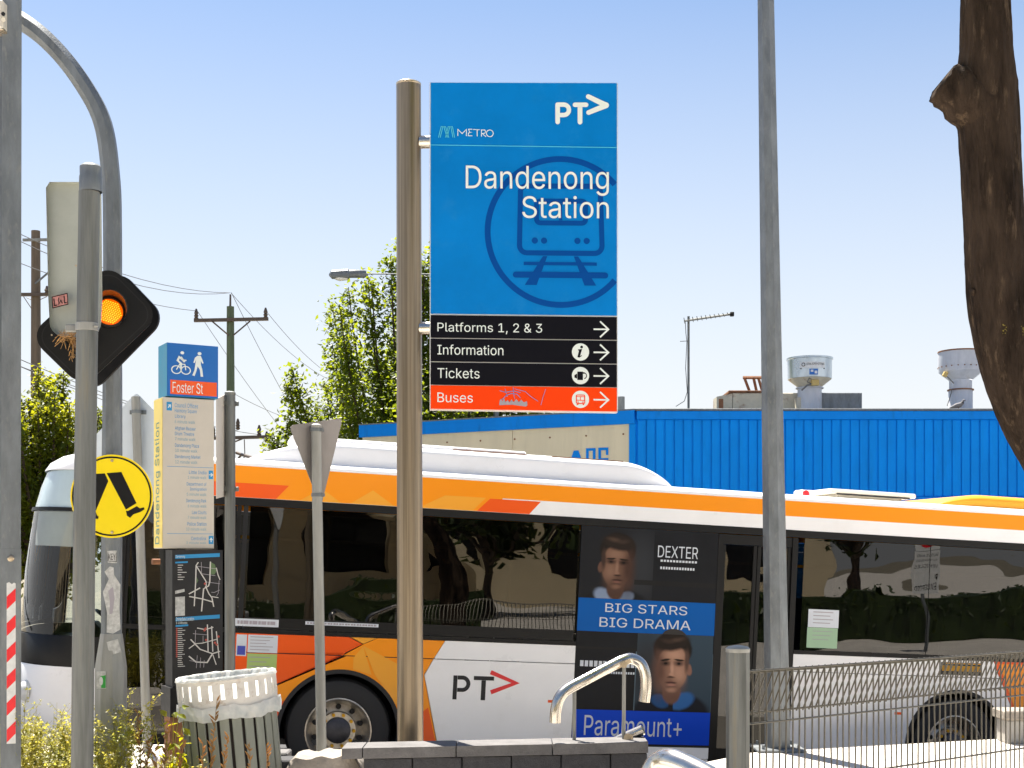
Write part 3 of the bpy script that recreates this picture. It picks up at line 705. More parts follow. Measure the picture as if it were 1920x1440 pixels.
# roof air conditioning pod
def pod(name, x0, x1, y0, y1, z0, z1, m, rf=.4, rb=.9, n=10, topr=.12):
    mb = MB(); st = []
    for k in range(n+1):
        a = k/n; st.append((x0+rf*a, math.sin(a*math.pi/2)**.8))
    for k in range(n+1):
        a = k/n; st.append((x1-rb+rb*a, math.cos(a*math.pi/2)**.75))
    ring = 0
    for (x, h) in st:
        h = max(.02, h); zt = z0+(z1-z0)*h; r = topr*h; ins = (1-h)*.10
        pr = [(y0+ins, z0)]
        for k in range(6): a = R(18*k); pr.append((y0+ins+r-r*math.cos(a), zt-r*.55+r*.55*math.sin(a)))
        pr += [(y1-ins-(y-y0-ins), z) for y, z in pr[::-1]]
        ring = len(pr); mb.v += [V((x, y, z)) for y, z in pr]
    for i in range(len(st)-1):
        for k in range(ring-1): mb.f.append((i*ring+k, i*ring+k+1, (i+1)*ring+k+1, (i+1)*ring+k))
    mb.f.append(tuple(range(ring))); mb.f.append(tuple((len(st)-1)*ring+k for k in range(ring))[::-1])
    return bl(mb, name, m, smooth=True, sharp=50)
pd = pod('roof_pod', -.95, 3.12, .13, 2.37, 2.875, 3.10, K['white'], .9, .55)
mb = MB(); mb.box((1.15, WD/2, 2.866), (3.9, 2.22, .03)); bl(mb, 'pod_gasket', K['black_matt'])
mb = MB(); mb.box((.55, .50, 3.107), (2.2, .55, .05), bev=.02); mb.box((1.3, 1.5, 3.125), (2.3, 1.1, .10), bev=.035); bl(mb, 'pod_cover', K['white'])
mb = MB()
for a, b in ((.95, 1.65), (1.9, 2.6)): mb.box(((a+b)/2, .235, 3.098), (b-a, .05, .014))
bl(mb, 'pod_vent', K['rust'])
mb = MB(); mb.box((5.3, .75, 2.965), (.95, .75, .05), bev=.02); mb.box((5.3, .75, 2.92), (.7, .6, .06)); bl(mb, 'roof_hatch', K['tancap'])
mb = MB(); mb.box((5.3, .372, 2.938), (.8, .012, .012)); bl(mb, 'hatch_gap', K['black_matt'])
mb = MB(); mb.box((4.62, .55, 2.93), (.14, .2, .07), bev=.02); bl(mb, 'antenna_box', K['white_dull'])
mb = MB(); mb.cyl((4.60, .448, 2.925), (4.60, .444, 2.925), .035, n=14); bl(mb, 'red_button', K['red'])
pod('rear_pod', 5.95, 9.1, .25, 2.25, 2.87, 3.02, K['ambl'], .55, .5)
# middle door, two leaves
strip('door_frame', [(XD0+.004, .24), (XD0+.05, .24), (XD0+.05, 2.455), (XD0+.004, 2.455)], K['black'], -.05, .002)
strip('door_frame', [(XD1-.06, .24), (XD1-.004, .24), (XD1-.004, 2.455), (XD1-.06, 2.455)], K['black'], -.05, .002)
strip('door_header', [(XD0+.05, 2.36), (XD1-.06, 2.36), (XD1-.06, 2.455), (XD0+.05, 2.455)], K['black'], -.05, -.01)
xm = (XD0+XD1)/2
for a, b in ((XD0+.052, xm-.004), (xm+.004, XD1-.062)):
    dl = strip('door', [(a, .26), (a+.035, .26), (a+.035, 2.355), (a, 2.355)], K['black'], -.05, -.02)
    def sub(name, poly, m, h0, h1):
        mb = MB(); mb.prism(poly, side, h0, h1); return mb.build(name, m, dl, local=True)
    sub('stile', [(b-.035, .26), (b, .26), (b, 2.355), (b-.035, 2.355)], K['black'], -.05, -.02)
    sub('bottom_rail', [(a+.036, .26), (b-.036, .26), (b-.036, .40), (a+.036, .40)], K['black'], -.05, -.02)
    sub('pane', [(a+.036, .402), (b-.036, .402), (b-.036, 2.352), (a+.036, 2.352)], K['busglass'], -.04, -.03)
mb = MB()
for xx in (xm-.16, xm+.17): mb.tube([(xx, .16, .9), (xx, .16, 1.15), (xx+.02, .10, 1.22), (xx+.02, .10, 1.75), (xx, .16, 1.82)], .018, 8)
for xx in (xm-.3, xm+.3): mb.cyl((xx, .55, .35), (xx, .55, 2.4), .017, n=8)
mb.tube([(xm-.3, .55, 1.2), (xm-.3, .1, 1.05)], .017, 8); mb.tube([(xm+.3, .55, 1.2), (xm+.3, .1, 1.05)], .017, 8)
bl(mb, 'handrail', K['yellowpl'], smooth=True)
# advertisement wrapped over window and side
strip('advertisement', [(XA0, .425), (XA1, .425), (XA1, 2.46), (XA0, 2.46)], K['adgrey'], -.03, .003)
strip('side_panel', [(XA0, Z0), (XA1, Z0), (XA1, .405), (XA0, .405)], K['white'], -.03, 0)
strip('seam_strip', [(XA0, .406), (XA1, .406), (XA1, .424), (XA0, .424)], K['black_matt'], -.03, .001)
def ad(name, m, h, *ops):
    f = Flat(side, .0042+h*.0006)
    for o_ in ops: getattr(f, o_[0])(*o_[1:])
    return f.build(name, m, bus, True)
ad('ad_print', K['adblue'], 0, ('rect', XA0, 1.475, XA1, 1.785))
ad('ad_print', K['adblue2'], 0, ('rect', XA0, .43, XA1, .742))
ad('ad_print', K['adteal'], 0, ('poly', [(2.75, .745), (XA1, .745), (XA1, 1.30), (2.75, 1.30)]))
ad('ad_print', K['black'], 0, ('rect', 2.64, 1.93, XA1, 1.975), ('rect', XA0, 1.31, 2.9, 1.33))
# two invented faces, printed soft like a photograph
def portrait(name, bgc, cx, cz, k, gain, flip, shirt, suit, warm=1.):
    m, t, p = _nodes(name); p.inputs['Roughness'].default_value = .45; p.inputs['Specular IOR Level'].default_value = .15
    tc_ = t.nodes.new('ShaderNodeTexCoord'); nz = t.nodes.new('ShaderNodeTexNoise'); nz.inputs['Scale'].default_value = 9; nz.inputs['Detail'].default_value = 4
    t.links.new(tc_.outputs['Object'], nz.inputs[0])
    jit = t.nodes.new('ShaderNodeVectorMath'); jit.operation = 'MULTIPLY_ADD'; jit.inputs[1].default_value = (.022*k,)*3; t.links.new(nz.outputs['Color'], jit.inputs[0]); t.links.new(tc_.outputs['Object'], jit.inputs[2])
    base = t.nodes.new('ShaderNodeRGB'); base.outputs[0].default_value = (*bgc, 1); last = base.outputs[0]
    sk = lambda r, g, b: (r*gain, g*gain*warm, b*gain*warm)
    L = [((.03, .033, .038), .24, .0, .18, .34, 0, .9), (suit, .0, -.40, .36, .20, 0, .12), (shirt, -.10, -.285, .12, .075, .4, .25), (tuple(x*.6 for x in shirt), .10, -.29, .09, .06, -.4, .25), (suit, .0, -.34, .022, .08, 0, .2),
         (sk(.12, .06, .042), .0, -.2, .088, .12, 0, .18), (sk(.2, .1, .07), -.155, -.01, .028, .052, .1, .3), ((.013, .009, .007), .005, .16, .178, .165, 0, .1), (sk(.24, .125, .082), .0, .0, .143, .205, 0, .09),
         (sk(.10, .05, .036), .12, -.02, .065, .21, 0, .85), (sk(.15, .078, .055), .005, -.15, .115, .075, 0, .9), (sk(.36, .20, .135), -.06, -.045, .062, .085, .2, .95), (sk(.38, .215, .145), -.015, .115, .095, .05, 0, .9), (sk(.08, .045, .034), -.13, .06, .022, .10, 0, .7),
         ((.020, .013, .010), .015, .225, .165, .075, .15, .3), ((.07, .043, .03), -.03, .25, .07, .02, .2, .95), ((.045, .028, .02), .06, .235, .05, .018, -.1, .95),
         (sk(.075, .04, .03), -.056, .045, .046, .024, 0, .75), (sk(.05, .027, .02), .066, .042, .044, .024, 0, .75), ((.012, .008, .007), -.055, .043, .016, .010, 0, .5), ((.010, .007, .006), .066, .041, .015, .010, 0, .5), ((.02, .013, .010), -.058, .072, .05, .0095, -.12, .45), ((.018, .012, .009), .068, .070, .046, .0095, .12, .45),
         (sk(.42, .24, .165), .004, -.01, .016, .06, .05, .85), (sk(.40, .22, .15), .006, -.06, .024, .017, 0, .8), (sk(.06, .03, .024), .012, -.082, .036, .010, 0, .7), (sk(.06, .026, .022), .008, -.128, .052, .0085, 0, .55), (sk(.30, .14, .105), .006, -.147, .040, .012, 0, .7), (sk(.10, .05, .038), .006, -.167, .035, .008, 0, .7), (sk(.31, .165, .11), .002, -.19, .042, .022, 0, .9)]
    for c, dx, dz, rx, rz, ro, so in L:
        mp = t.nodes.new('ShaderNodeMapping'); mp.vector_type = 'TEXTURE'
        mp.inputs['Location'].default_value = (cx+dx*k*flip+.011*k, .011*k, cz+dz*k+.011*k); mp.inputs['Rotation'].default_value = (0, ro*flip, 0); mp.inputs['Scale'].default_value = (rx*k, 1, rz*k)
        t.links.new(jit.outputs[0], mp.inputs[0]); ln = t.nodes.new('ShaderNodeVectorMath'); ln.operation = 'LENGTH'; t.links.new(mp.outputs[0], ln.inputs[0])
        mr_ = t.nodes.new('ShaderNodeMapRange'); mr_.interpolation_type = 'SMOOTHSTEP'; mr_.inputs[1].default_value = 1-so; mr_.inputs[2].default_value = 1+so*.7; mr_.inputs[3].default_value = 1; mr_.inputs[4].default_value = 0
        t.links.new(ln.outputs['Value'], mr_.inputs[0]); mx = t.nodes.new('ShaderNodeMix'); mx.data_type = 'RGBA'; mx.inputs['B'].default_value = (*c, 1)
        t.links.new(mr_.outputs[0], mx.inputs['Factor']); t.links.new(last, mx.inputs['A']); last = mx.outputs['Result']
    t.links.new(last, p.inputs['Base Color']); return m
K['face_a'] = portrait('upper_portrait_print', (.012, .013, .016), 2.52, 2.09, 1., .62, 1, (.22, .28, .40), (.008, .009, .011))
K['face_b'] = portrait('lower_portrait_print', (.035, .06, .085), 3.12, 1.155, 1.08, 1.35, -1, (.03, .13, .36), (.008, .010, .016))
ad('ad_portrait', K['face_a'], 1, ('rect', 2.20, 1.786, 2.88, 1.929)); ad('ad_portrait', K['face_a'], 1, ('rect', 2.20, 1.976, 2.88, 2.455)); ad('ad_portrait', K['face_a'], 2, ('rect', 2.33, 1.929, 2.70, 1.976))
ad('ad_portrait', K['face_b'], 1, ('rect', 2.76, .743, 3.515, 1.474))
ad('ad_print', K['hair'], 3, ('poly', [(3.0, 1.474), (3.03, 1.505), (3.08, 1.525), (3.14, 1.527), (3.20, 1.51), (3.245, 1.474)]))
ad('lettering', K['adwhite'], 1, ('text', 'DEXTER', 2.92, 2.20, 3.32, 2.31), *[('rect', 2.95+.031*i, 2.158, 2.972+.031*i, 2.178) for i in range(12)], *[('rect', 2.95+.027*i, 2.088, 2.968+.027*i, 2.112) for i in range(13)])
ad('lettering', K['adwhite'], 1, ('text', 'BIG STARS', 2.43, 1.66, 3.24, 1.745), ('text', 'BIG DRAMA', 2.38, 1.52, 3.28, 1.61))
stuff(ad('small_print', K['adwhite'], 7, *[('rect', 2.21+.045*i, 1.145, 2.243+.045*i, 1.2) for i in range(13)], *[('rect', 2.32+.024*i, 1.082, 2.336+.024*i, 1.103) for i in range(18)]))
ad('lettering', K['adwhite'], 1, ('text', 'Paramount+', 2.28, .50, 3.24, .69))
# P T > mark on the white side
f1 = Flat(side, .002); f1.ring(1.105, .945, .038, .075, -90, 90); f1.rect(1.02, .8, 1.058, 1.02); f1.rect(1.06, .983, 1.105, 1.02); f1.rect(1.06, .87, 1.105, .907); f1.build('lettering', K['totgrey'], bus, True)
f1 = Flat(side, .002); f1.rect(1.21, .983, 1.40, 1.02); f1.rect(1.283, .8, 1.325, .982)
f1.build('lettering', K['totgrey'], bus, True)
f1 = Flat(side, .0035); f1.line([(1.365, 1.06), (1.605, .967), (1.375, .875)], .04); f1.build('lettering', K['red'], bus, True)
f1 = Flat(side, .002); f1.rect(1.92, .795, 2.0, .82); f1.rect(5.44, .775, 5.52, .8); f1.build('side_marker', K['redor'], bus, True)
# paper in the window, engine grille
f1 = Flat(side, .0); f1.rect(4.48, 1.60, 4.80, 1.775); f1.build('window_notice', K['adwhite'], bus, True)
f1 = Flat(side, .0); f1.rect(4.475, 1.40, 4.795, 1.597); f1.build('window_notice', K['palegreen'], bus, True)
f1 = Flat(side, .002)
for i in range(4): f1.rect(4.53, 1.745-.035*i, 4.74-.03*(i % 2), 1.753-.035*i)
for i in range(3): f1.rect(4.53, 1.56-.04*i, 4.74-.02*i, 1.566-.04*i)
f1.build('notice_print', K['greypr'], bus, True)
strip('engine_grille', [(5.92, 1.185), (6.37, 1.185), (6.37, 1.31), (5.92, 1.31)], K['totgrey'], 0, .004)
f1 = Flat(side, .006)
for i in range(5): f1.rect(5.93, 1.225+.011*i, 6.36, 1.232+.011*i)
f1.rect(5.96, 1.295, 6.36, 1.305)
f1.build('grille_bar', K['yellowpl'], bus, True)
# wheels
def wheel(x):
    w_ = MB(); c = V((x, .12, .478))
    w_.lathe(c, [(.29, -.06), (.31, -.085), (.40, -.095), (.455, -.075), (.478, -.04), (.478, .18), (.455, .2), (.31, .2)], 40, (0, 1, 0))
    o = w_.build('wheel', K['rubber'], bus, True, local=True)
    m_ = MB(); m_.lathe(c, [(.302, -.075), (.29, -.078), (.27, -.05), (.26, .02), (.235, .06), (.175, .03), (.165, .0), (.0, .0)], 40, (0, 1, 0)); m_.build('rim', K['rim'], o, True, local=True)
    m_ = MB(); m_.lathe(c, [(.12, .0), (.115, -.045), (.09, -.06), (.0, -.062)], 24, (0, 1, 0)); m_.build('hub', K['hub'], o, True, local=True)
    m_ = MB()
    for k in range(10):
        a = 2*math.pi*k/10; p = V((x+.145*math.cos(a), .12, .478+.145*math.sin(a))); m_.cyl(p+V((0, .0, 0)), p+V((0, -.035, 0)), .016, n=8)
    m_.build('wheel_nut', K['yellowpl'], o, local=True)
    m_ = MB()
    for k in range(10):
        a = 2*math.pi*(k+.5)/10; p = V((x+.215*math.cos(a), .147, .478+.215*math.sin(a))); m_.cyl(p, p+V((0, -.004, 0)), .026, n=10)
    m_.build('rim_hole', K['black_matt'], o, local=True)
    m_ = MB()   # inner arch liner
    pts = [(x+.56*math.cos(R(a)), .478+.56*math.sin(R(a))) for a in range(-20, 201, 10)]
    k0 = len(pts); m_.v += [V((p, .03, q)) for p, q in pts]+[V((p, .62, q)) for p, q in pts]
    m_.f += [(i, i+1, k0+i+1, k0+i) for i in range(k0-1)]; m_.f.append(tuple(range(k0, 2*k0)))
    bl(m_, 'wheel_arch', K['black_matt'])
    m_ = MB(); pts2 = [(x+r_*math.cos(R(a)), .478+r_*math.sin(R(a))) for r_ in (.525, .562) for a in range(-17, 198, 5)]
    h_ = len(pts2)//2
    m_.v += [V((p, -.006, q)) for p, q in pts2]+[V((p, .05, q)) for p, q in pts2]
    for i in range(h_-1): m_.f += [(i, i+1, h_+i+1, h_+i), (2*h_+i, 2*h_+i+1, i+1, i), (h_+i, h_+i+1, 3*h_+i+1, 3*h_+i)]
    bl(m_, 'arch_lip', K['rubber'], smooth=True)
for xw in (0, WB): wheel(xw)
for xw in (0, WB):
    m_ = MB(); m_.lathe((xw, WD-.1, .478), [(.0, -.2), (.3, -.2), (.45, -.2), (.478, -.15), (.478, .06), (.44, .09), (.3, .08), (.0, .05)], 28, (0, 1, 0)); m_.build('wheel', K['rubber'], bus, True, local=True)
# interior
mb = MB(); mb.box(((XF+XE)/2, WD/2, .36), (XE-XF-.1, WD-.3, .05)); bl(mb, 'floor', K['floor'])
mb = MB(); mb.box(((XF+XE)/2, WD/2, 2.6), (XE-XF-.1, WD-.2, .04)); bl(mb, 'ceiling', K['white_dull'])
sm = MB(); sm.box((0, 0, .22), (.42, .86, .12), bev=.04); sm.box((.22, -.22, .62), (.1, .42, .75), (0, R(8), 0), .04); sm.box((.22, .22, .62), (.1, .42, .75), (0, R(8), 0), .04)
s0 = None
for k, xx in enumerate((-.3, .55, 1.4, 4.9, 5.7, 6.5, 7.3, 8.1)):
    for yy in (.55, 1.9):
        if s0 is None: s0 = bl(sm, 'seat', K['seat']); q = s0
        else: q = share(s0, bus, (0, 0, 0))
        q.location = (xx, yy, .62+(.25 if xx > 4.5 or abs(xx) < .6 else 0))
mb = MB()
for xx in (-.1, .8, 1.7, 5.2, 6.1): mb.cyl((xx, .95, .4), (xx, .95, 2.55), .016, n=8)
mb.tube([(-1, .95, 2.2), (8, .95, 2.2)], .016, 8); bl(mb, 'grab_pole', K['yellowpl'], smooth=True)
# front door and curved nose
strip('door_frame', [(XF+.10, .26), (XF+.14, .26), (XF+.14, 2.46), (XF+.10, 2.46)], K['black'], -.05, 0)
strip('door_frame', [(-.99, .26), (-.953, .26), (-.953, 2.46), (-.99, 2.46)], K['black'], -.05, 0)
strip('a_pillar', [(XF, .3), (XF+.095, .3), (XF+.095, 2.46), (XF, 2.46)], K['white'], -.06, .001)
xm = (XF+.14-.99)/2
for a, b in ((XF+.142, xm-.004), (xm+.004, -.992)):
    dl = strip('door', [(a, .28), (a+.03, .28), (a+.03, 2.455), (a, 2.455)], K['black'], -.05, -.02)
    for nm, poly, mt, h0, h1 in (('stile', [(b-.03, .28), (b, .28), (b, 2.455), (b-.03, 2.455)], K['black'], -.05, -.02), ('bottom_rail', [(a+.031, .28), (b-.031, .28), (b-.031, .42), (a+.031, .42)], K['black'], -.05, -.02),
                                ('pane', [(a+.031, .422), (b-.031, .422), (b-.031, 2.452), (a+.031, 2.452)], K['busglass'], -.04, -.03)):
        mb = MB(); mb.prism(poly, side, h0, h1); mb.build(nm, mt, dl, local=True)
mb = MB(); mb.tube([(XF+.3, .2, .8), (XF+.32, .2, 1.25), (XF+.75, .2, 1.2)], .016, 8); bl(mb, 'handrail', K['yellowpl'], smooth=True)
def nose(name, zs, m, shrink=0., sm=True, n=22, a0=0., a1=1.):
    """Ring of the curved front between heights zs; u runs 0..1 from near to far side."""
    mb = MB(); rows = len(zs)
    for (z, lean) in zs:
        for k in range(n+1):
            u = a0+(a1-a0)*k/n; ang = math.pi*u; c_ = math.cos(ang); s_ = math.sin(ang)
            y = WD/2-(WD/2-shrink)*math.copysign(abs(c_)**.62, c_); x = XF-(.86-shrink-lean)*abs(s_)**.80
            mb.v.append(V((x, y, z)))
    w_ = n+1
    mb.f += [(i*w_+k, i*w_+k+1, (i+1)*w_+k+1, (i+1)*w_+k) for i in range(rows-1) for k in range(n)]
    return bl(mb, name, m, smooth=sm, sharp=60)
nose('front_bumper', [(.28, .12), (.34, .04), (.60, .0), (.95, .01), (.98, .03)], K['white'])
nose('front_grille', [(.98, .035), (1.0, .02), (1.24, .025), (1.25, .05)], K['black'], .006)
nose('windscreen', [(1.25, .03), (1.8, .05), (2.33, .10)], K['clearglass'], .01)
nose('glare_sheet', [(2.02, .07), (2.325, .09)], K['white_dull'], .06, n=20, a0=.05, a1=.42)  # pale sheet added inside, standing in for sky glare on the windscreen
nose('windscreen_bar', [(2.33, .095), (2.33, .085), (2.36, .09), (2.36, .10)], K['black'], .002)
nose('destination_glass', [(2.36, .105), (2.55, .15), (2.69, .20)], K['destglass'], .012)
nose('front_dome', [(2.69, .19), (2.70, .19), (2.76, .23), (2.82, .33), (2.865, .5), (2.885, .80)], K['white'])
mb = MB(); mb.box((XF-.25, WD/2, 1.1), (.75, 1.9, .12), bev=.05); mb.box((XF-.3, 1.75, 1.2), (.25, .5, .2), bev=.05); bl(mb, 'dashboard', K['totgrey'])
mb = MB(); mb.lathe((XF-.05, 1.78, 1.30), [(.22, -.012), (.235, 0), (.22, .012), (.205, 0), (.22, -.012)], 26, (.6, 0, 1)); mb.cyl((XF-.05, 1.78, 1.3), (XF-.15, 1.78, 1.15), .03, n=8); bl(mb, 'steering_wheel', K['black'], smooth=True)
mb = MB(); mb.box((XF+.5, 1.78, 1.0), (.5, .5, .14), bev=.05); mb.box((XF+.78, 1.78, 1.4), (.14, .48, .8), (0, R(10), 0), .05); bl(mb, 'driver_seat', K['seat'])
f1 = Flat(lambda x, z, h: V((XF-.60, 1.25+x, z)), 0); 
for s_ in (-1, 1):
    mb = MB(); c_ = V((XF-.62, WD/2+s_*.95, .74)); mb.lathe(c_, [(.11, 0), (.115, -.03), (.06, -.1), (0, -.11)], 18, (1, 0, -s_*.0))
    bl(mb, 'headlight', K['reflw'], smooth=True)
mb = MB(); mb.tube([(XF-.80, .35, 1.27), (XF-.84, .7, 1.55)], .01, 6); mb.tube([(XF-.89, .6, 1.5), (XF-.86, .9, 2.1)], .008, 6); bl(mb, 'wiper', K['black'])
# ------------------------------------------------------------------ low stone wall, stair rail and broken kerb
WD7 = 7.2
wl = thing('stone_wall', 'low dark bluestone block wall with worn pale capping in front of the station sign', 'wall', (-.1, 7.3, 0))
x0, x1 = W(640, 0, WD7).x, W(1216, 0, WD7).x
zt = lambda x: .633+.035*(x-x0)/(x1-x0)
def capstone(a, b):
    mb = MB(); mb.prism([(a, zt(a)-.058), (b, zt(b)-.058), (b, zt(b)), (a, zt(a))], lambda x, z, d: V((x, 7.19+d, z)), 0, .235); return mb.build('capstone', K['stone_cap'], wl)
cs = [x0, x0+.115, x0+.62, x0+1.14, x1]
for a, b in zip(cs, cs[1:]): capstone(a+.003, b-.003)
xb = [x0+.115+i*.268 for i in range(7)]; xb[-1] = x1-.004
for r_ in range(3):
    ztop = .572-.196*r_
    off = 0 if r_ % 2 == 0 else .134
    edges_ = [x0+.118]+[e+off for e in xb[1:-1]]+[x1-.004]
    for a, b in zip(edges_, edges_[1:]):
        mb = MB(); k = random.Random(int(a*1000)+r_).uniform(-.003, .003)
        s1 = (zt(x1)-zt(x0))*((a+b)/2-x0)/(x1-x0) if r_ == 0 else 0
        mb.box(((a+b)/2, 7.30+k, ztop-.094+s1/2), (b-a-.006, .19, .188+s1), bev=.004); mb.build('stone_block', K['stone_d'], wl)
mb = MB(); mb.box((( x0+.13+x1)/2, 7.305, .29), (x1-x0-.15, .15, .58)); mb.build('mortar_core', K['black_matt'], wl)
# rough sandstone lump and square blocks to its left
rnd = random.Random(4)
rs = W(606, 1440, 7.35)
mb = MB(); nx, nz = 14, 10; w2 = .205
for i in range(nx+1):
    for j in range(nz+1):
        u = i/nx*2-1; v = j/nz
        edge_ = max(0, abs(u)-.72)/.28
        z = v*(.565-.06*edge_**2+.012*u+.008*math.sin(9*u+2))
        mb.v.append(V((rs.x+u*w2+.006*math.sin(v*12), 7.32-.045*math.sin(math.pi*min(1, v*.9+.1))+.02*edge_+rnd.uniform(-.007, .007), z)))
for i in range(nx):
    for j in range(nz): a = i*(nz+1)+j; mb.f.append((a, a+nz+1, a+nz+2, a+1))
n0 = len(mb.v)
for i in range(nx+1): p = mb.v[i*(nz+1)+nz]; mb.v.append(V((p.x, 7.62, p.z+.004+rnd.uniform(-.006, .006))))
for i in range(nx): mb.f.append((i*(nz+1)+nz, (i+1)*(nz+1)+nz, n0+i+1, n0+i))
n1 = len(mb.v)
for i in range(nx+1): p = mb.v[n0+i]; mb.v.append(V((p.x, 7.62, 0)))
for i in range(nx): mb.f.append((n0+i, n0+i+1, n1+i+1, n1+i))
mb.f.append(tuple([j for j in range(nz+1)]+[n0, n1])); mb.f.append(tuple([nx*(nz+1)+j for j in range(nz+1)]+[n0+nx, n1+nx])[::-1])
tag(mb.build('rough_stone', K['stone_l'], None, True, sharp=50), 'rough rounded grey brown stone at the left end of the low wall', 'stone')
for (pa, pb, py, d_, lb) in ((513, 538, 1412, 7.75, 'small upright dark stone block behind the other block beside the bin'), (514, 554, 1426, 7.45, 'dark square stone block between the bin and the rough stone')):
    a, b = W(pa, py, d_), W(pb, py, d_)
    mb = MB(); mb.box(((a.x+b.x)/2, d_+.09, a.z/2), (b.x-a.x, .18, a.z), bev=.008); tag(mb.build('stone_block', K['stone_cap' if py < 1420 else 'stone_d']), lb, 'stone block')
D8 = 7.34
hr = thing('stair_handrail', 'bent stainless handrail tube on two thin posts standing on the stone wall', 'handrail', (W(1120, 0, D8).x, D8, .645))
def smoothpath(ps, n=6):
    ps = [V(p) for p in ps]; q = []
    for i in range(len(ps)-1):
        p0 = ps[max(i-1, 0)]; p1 = ps[i]; p2 = ps[i+1]; p3 = ps[min(i+2, len(ps)-1)]
        for k in range(n):
            t = k/n; q.append(.5*((2*p1)+(p2-p0)*t+(2*p0-5*p1+4*p2-p3)*t*t+(3*p1-p0-3*p2+p3)*t**3))
    return q+[ps[-1]]
P8 = lambda a, b, dd=0.: W(a, b, D8+dd)
mb = MB(); mb.tube(smoothpath([P8(1041, 1355, -.1), P8(1043, 1328, -.1), P8(1050, 1307, -.09), P8(1065, 1292, -.07), P8(1100, 1273, -.04), P8(1140, 1252, 0), P8(1166, 1239, .02), P8(1184, 1235, .04), P8(1201, 1244, .05), P8(1210, 1264, .05), P8(1211, 1290, .05), P8(1208, 1316, .05)]), .031, 16)
mb.build('rail', K['stainless'], hr, True)
for (a, b, c_) in ((1077, 1288, 1391), (1170, 1244, 1389)):
    mb = MB(); mb.cyl(P8(a, b), P8(a-.5, c_+4), .0105, n=10); mb.build('post', K['galv_light'], hr, True)
    mb = MB(); mb.tube([P8(a-14, b+7), P8(a+12, b-6)], .016, 4, ref=(0, 1, 0), ph=.5); mb.cyl(P8(a, b+3, -.02), P8(a, b+3, .02), .017, n=10); mb.build('bracket', K['bronze'], hr)
h2 = thing('lower_handrail', 'short stub of stainless tube resting low on the wall capping', 'handrail', P8(1180, 1390, .06))
mb = MB(); mb.tube([P8(1146, 1397, .09), P8(1160, 1388, .09), P8(1206, 1368, .06)], .030, 16); mb.build('rail', K['stainless'], h2, True)
mb = MB(); mb.cyl(P8(1178, 1384, -.03), P8(1178, 1384, .02), .026, n=14); mb.cyl(P8(1178, 1384, -.035), P8(1178, 1384, -.03), .009, n=8); mb.tube([P8(1176, 1386, .05), P8(1176, 1396, .05)], .012, 8); mb.build('bracket', K['bronze'], h2, True)
D9 = 5.0; P9 = lambda a, b, dd=0.: W(a, b, D9+dd)
mb = MB(); mb.tube(smoothpath([P9(1222, 1900), P9(1221, 1600), P9(1219, 1480), P9(1224, 1448), P9(1240, 1430, -.02), P9(1268, 1429, -.1), P9(1330, 1459, -.2), P9(1430, 1516, -.35), P9(1560, 1600, -.5)], 7), .046, 18)
hb = thing('stair_rail_bend', 'thick bent steel tube rail at the bottom edge beside the fence post', 'handrail', (W(1222, 0, D9).x, D9, 0)); mb.build('rail', K['stainless'], hb, True)
mb = MB(); p = P9(1560, 1600, -.5); mb.cyl((p.x, p.y, 0), p, .03, n=12); mb.build('post', K['stainless'], hb, True)
mb = MB(); mb.tube([P9(1244, 1428.5, -.022), P9(1252, 1427, -.04)], .0475, 18); mb.build('joint_sleeve', K['bronze'], hb, True)
# stone seat block at the far right
c9 = W(1925, 1400, 12.0); cb = thing('stone_wall', 'short grey stone wall end with pale cap by the bus rear wheel', 'wall', (c9.x+.3, 12.1, 0))
mb = MB(); mb.box((c9.x+.33, 12.1, .255), (1.1, .32, .085), bev=.01); mb.build('capstone', K['stone_l'], cb)
mb = MB(); mb.box((c9.x+.33, 12.1, .105), (1.04, .26, .21), bev=.01); mb.build('base', K['concrete'], cb)

# ------------------------------------------------------------------ main station sign
sp = W(768, 1050, 7.8); ss = thing('station_sign', 'tall blue station sign with black and orange direction strips on a steel pole', 'sign', (sp.x, 7.8, 0))
zt_ = 1.65+(1050-157)*7.8/F
mb = MB(); mb.tube([(sp.x+.006, 7.8, 0), (sp.x-.006, 7.8, zt_-.012)], [.077, .0725], 28); mb.build('pole', K['brushed'], ss, True)
mb = MB(); mb.lathe((sp.x-.006, 7.8, zt_-.012), [(.0725, 0), (.0735, .002), (.0735, .012), (.07, .015), (0, .015)], 28); mb.build('cap', K['bronze'], ss, True)
mb = MB(); mb.box((sp.x, 7.8, .01), (.3, .3, .02), bev=.005); mb.build('base_plate', K['galv'], ss)
SA = R(3.2); SU = V((math.cos(SA), math.sin(SA), 0)); SN = V((math.sin(SA), -math.cos(SA), 0))
PL = W(807, 0, 7.745); PL.z = 0; ZB = 1.65+(1050-767)*7.745/F; SH = 1.65+(1050-155)*7.745/F-ZB; SW = 1.092
def sg(px, py, h):
    u = (px-807)/350; top = 155+u*6; bot = 767-u*3
    return PL+SU*(u*SW)+SN*h+V((0, 0, ZB+SH*(bot-py)/(bot-top)))
def slabs(name, x0, y0, x1, y1, m, h0, h1): mb = MB(); mb.prism([(x0, y0), (x1, y0), (x1, y1), (x0, y1)], sg, h0, h1); return mb.build(name, m, ss)
slabs('frame', 805.6, 768, 1157.6, 154.4, K['panel_edge'], -.062, 0)
for py in (262, 613):
    mb = MB(); mb.cyl((sp.x+.06, 7.79, sg(807, py, 0).z), (PL.x+.004, 7.785, sg(807, py, 0).z), .037, n=20); mb.build('bracket', K['stainless'], ss, True)
hp = slabs('header_panel', 807.5, 588.2, 1156, 155.6, K['bluepr'], 0, .006)
rows = [(591, 633.2), (635, 677.5), (679.3, 721.3), (722.6, 766.5)]
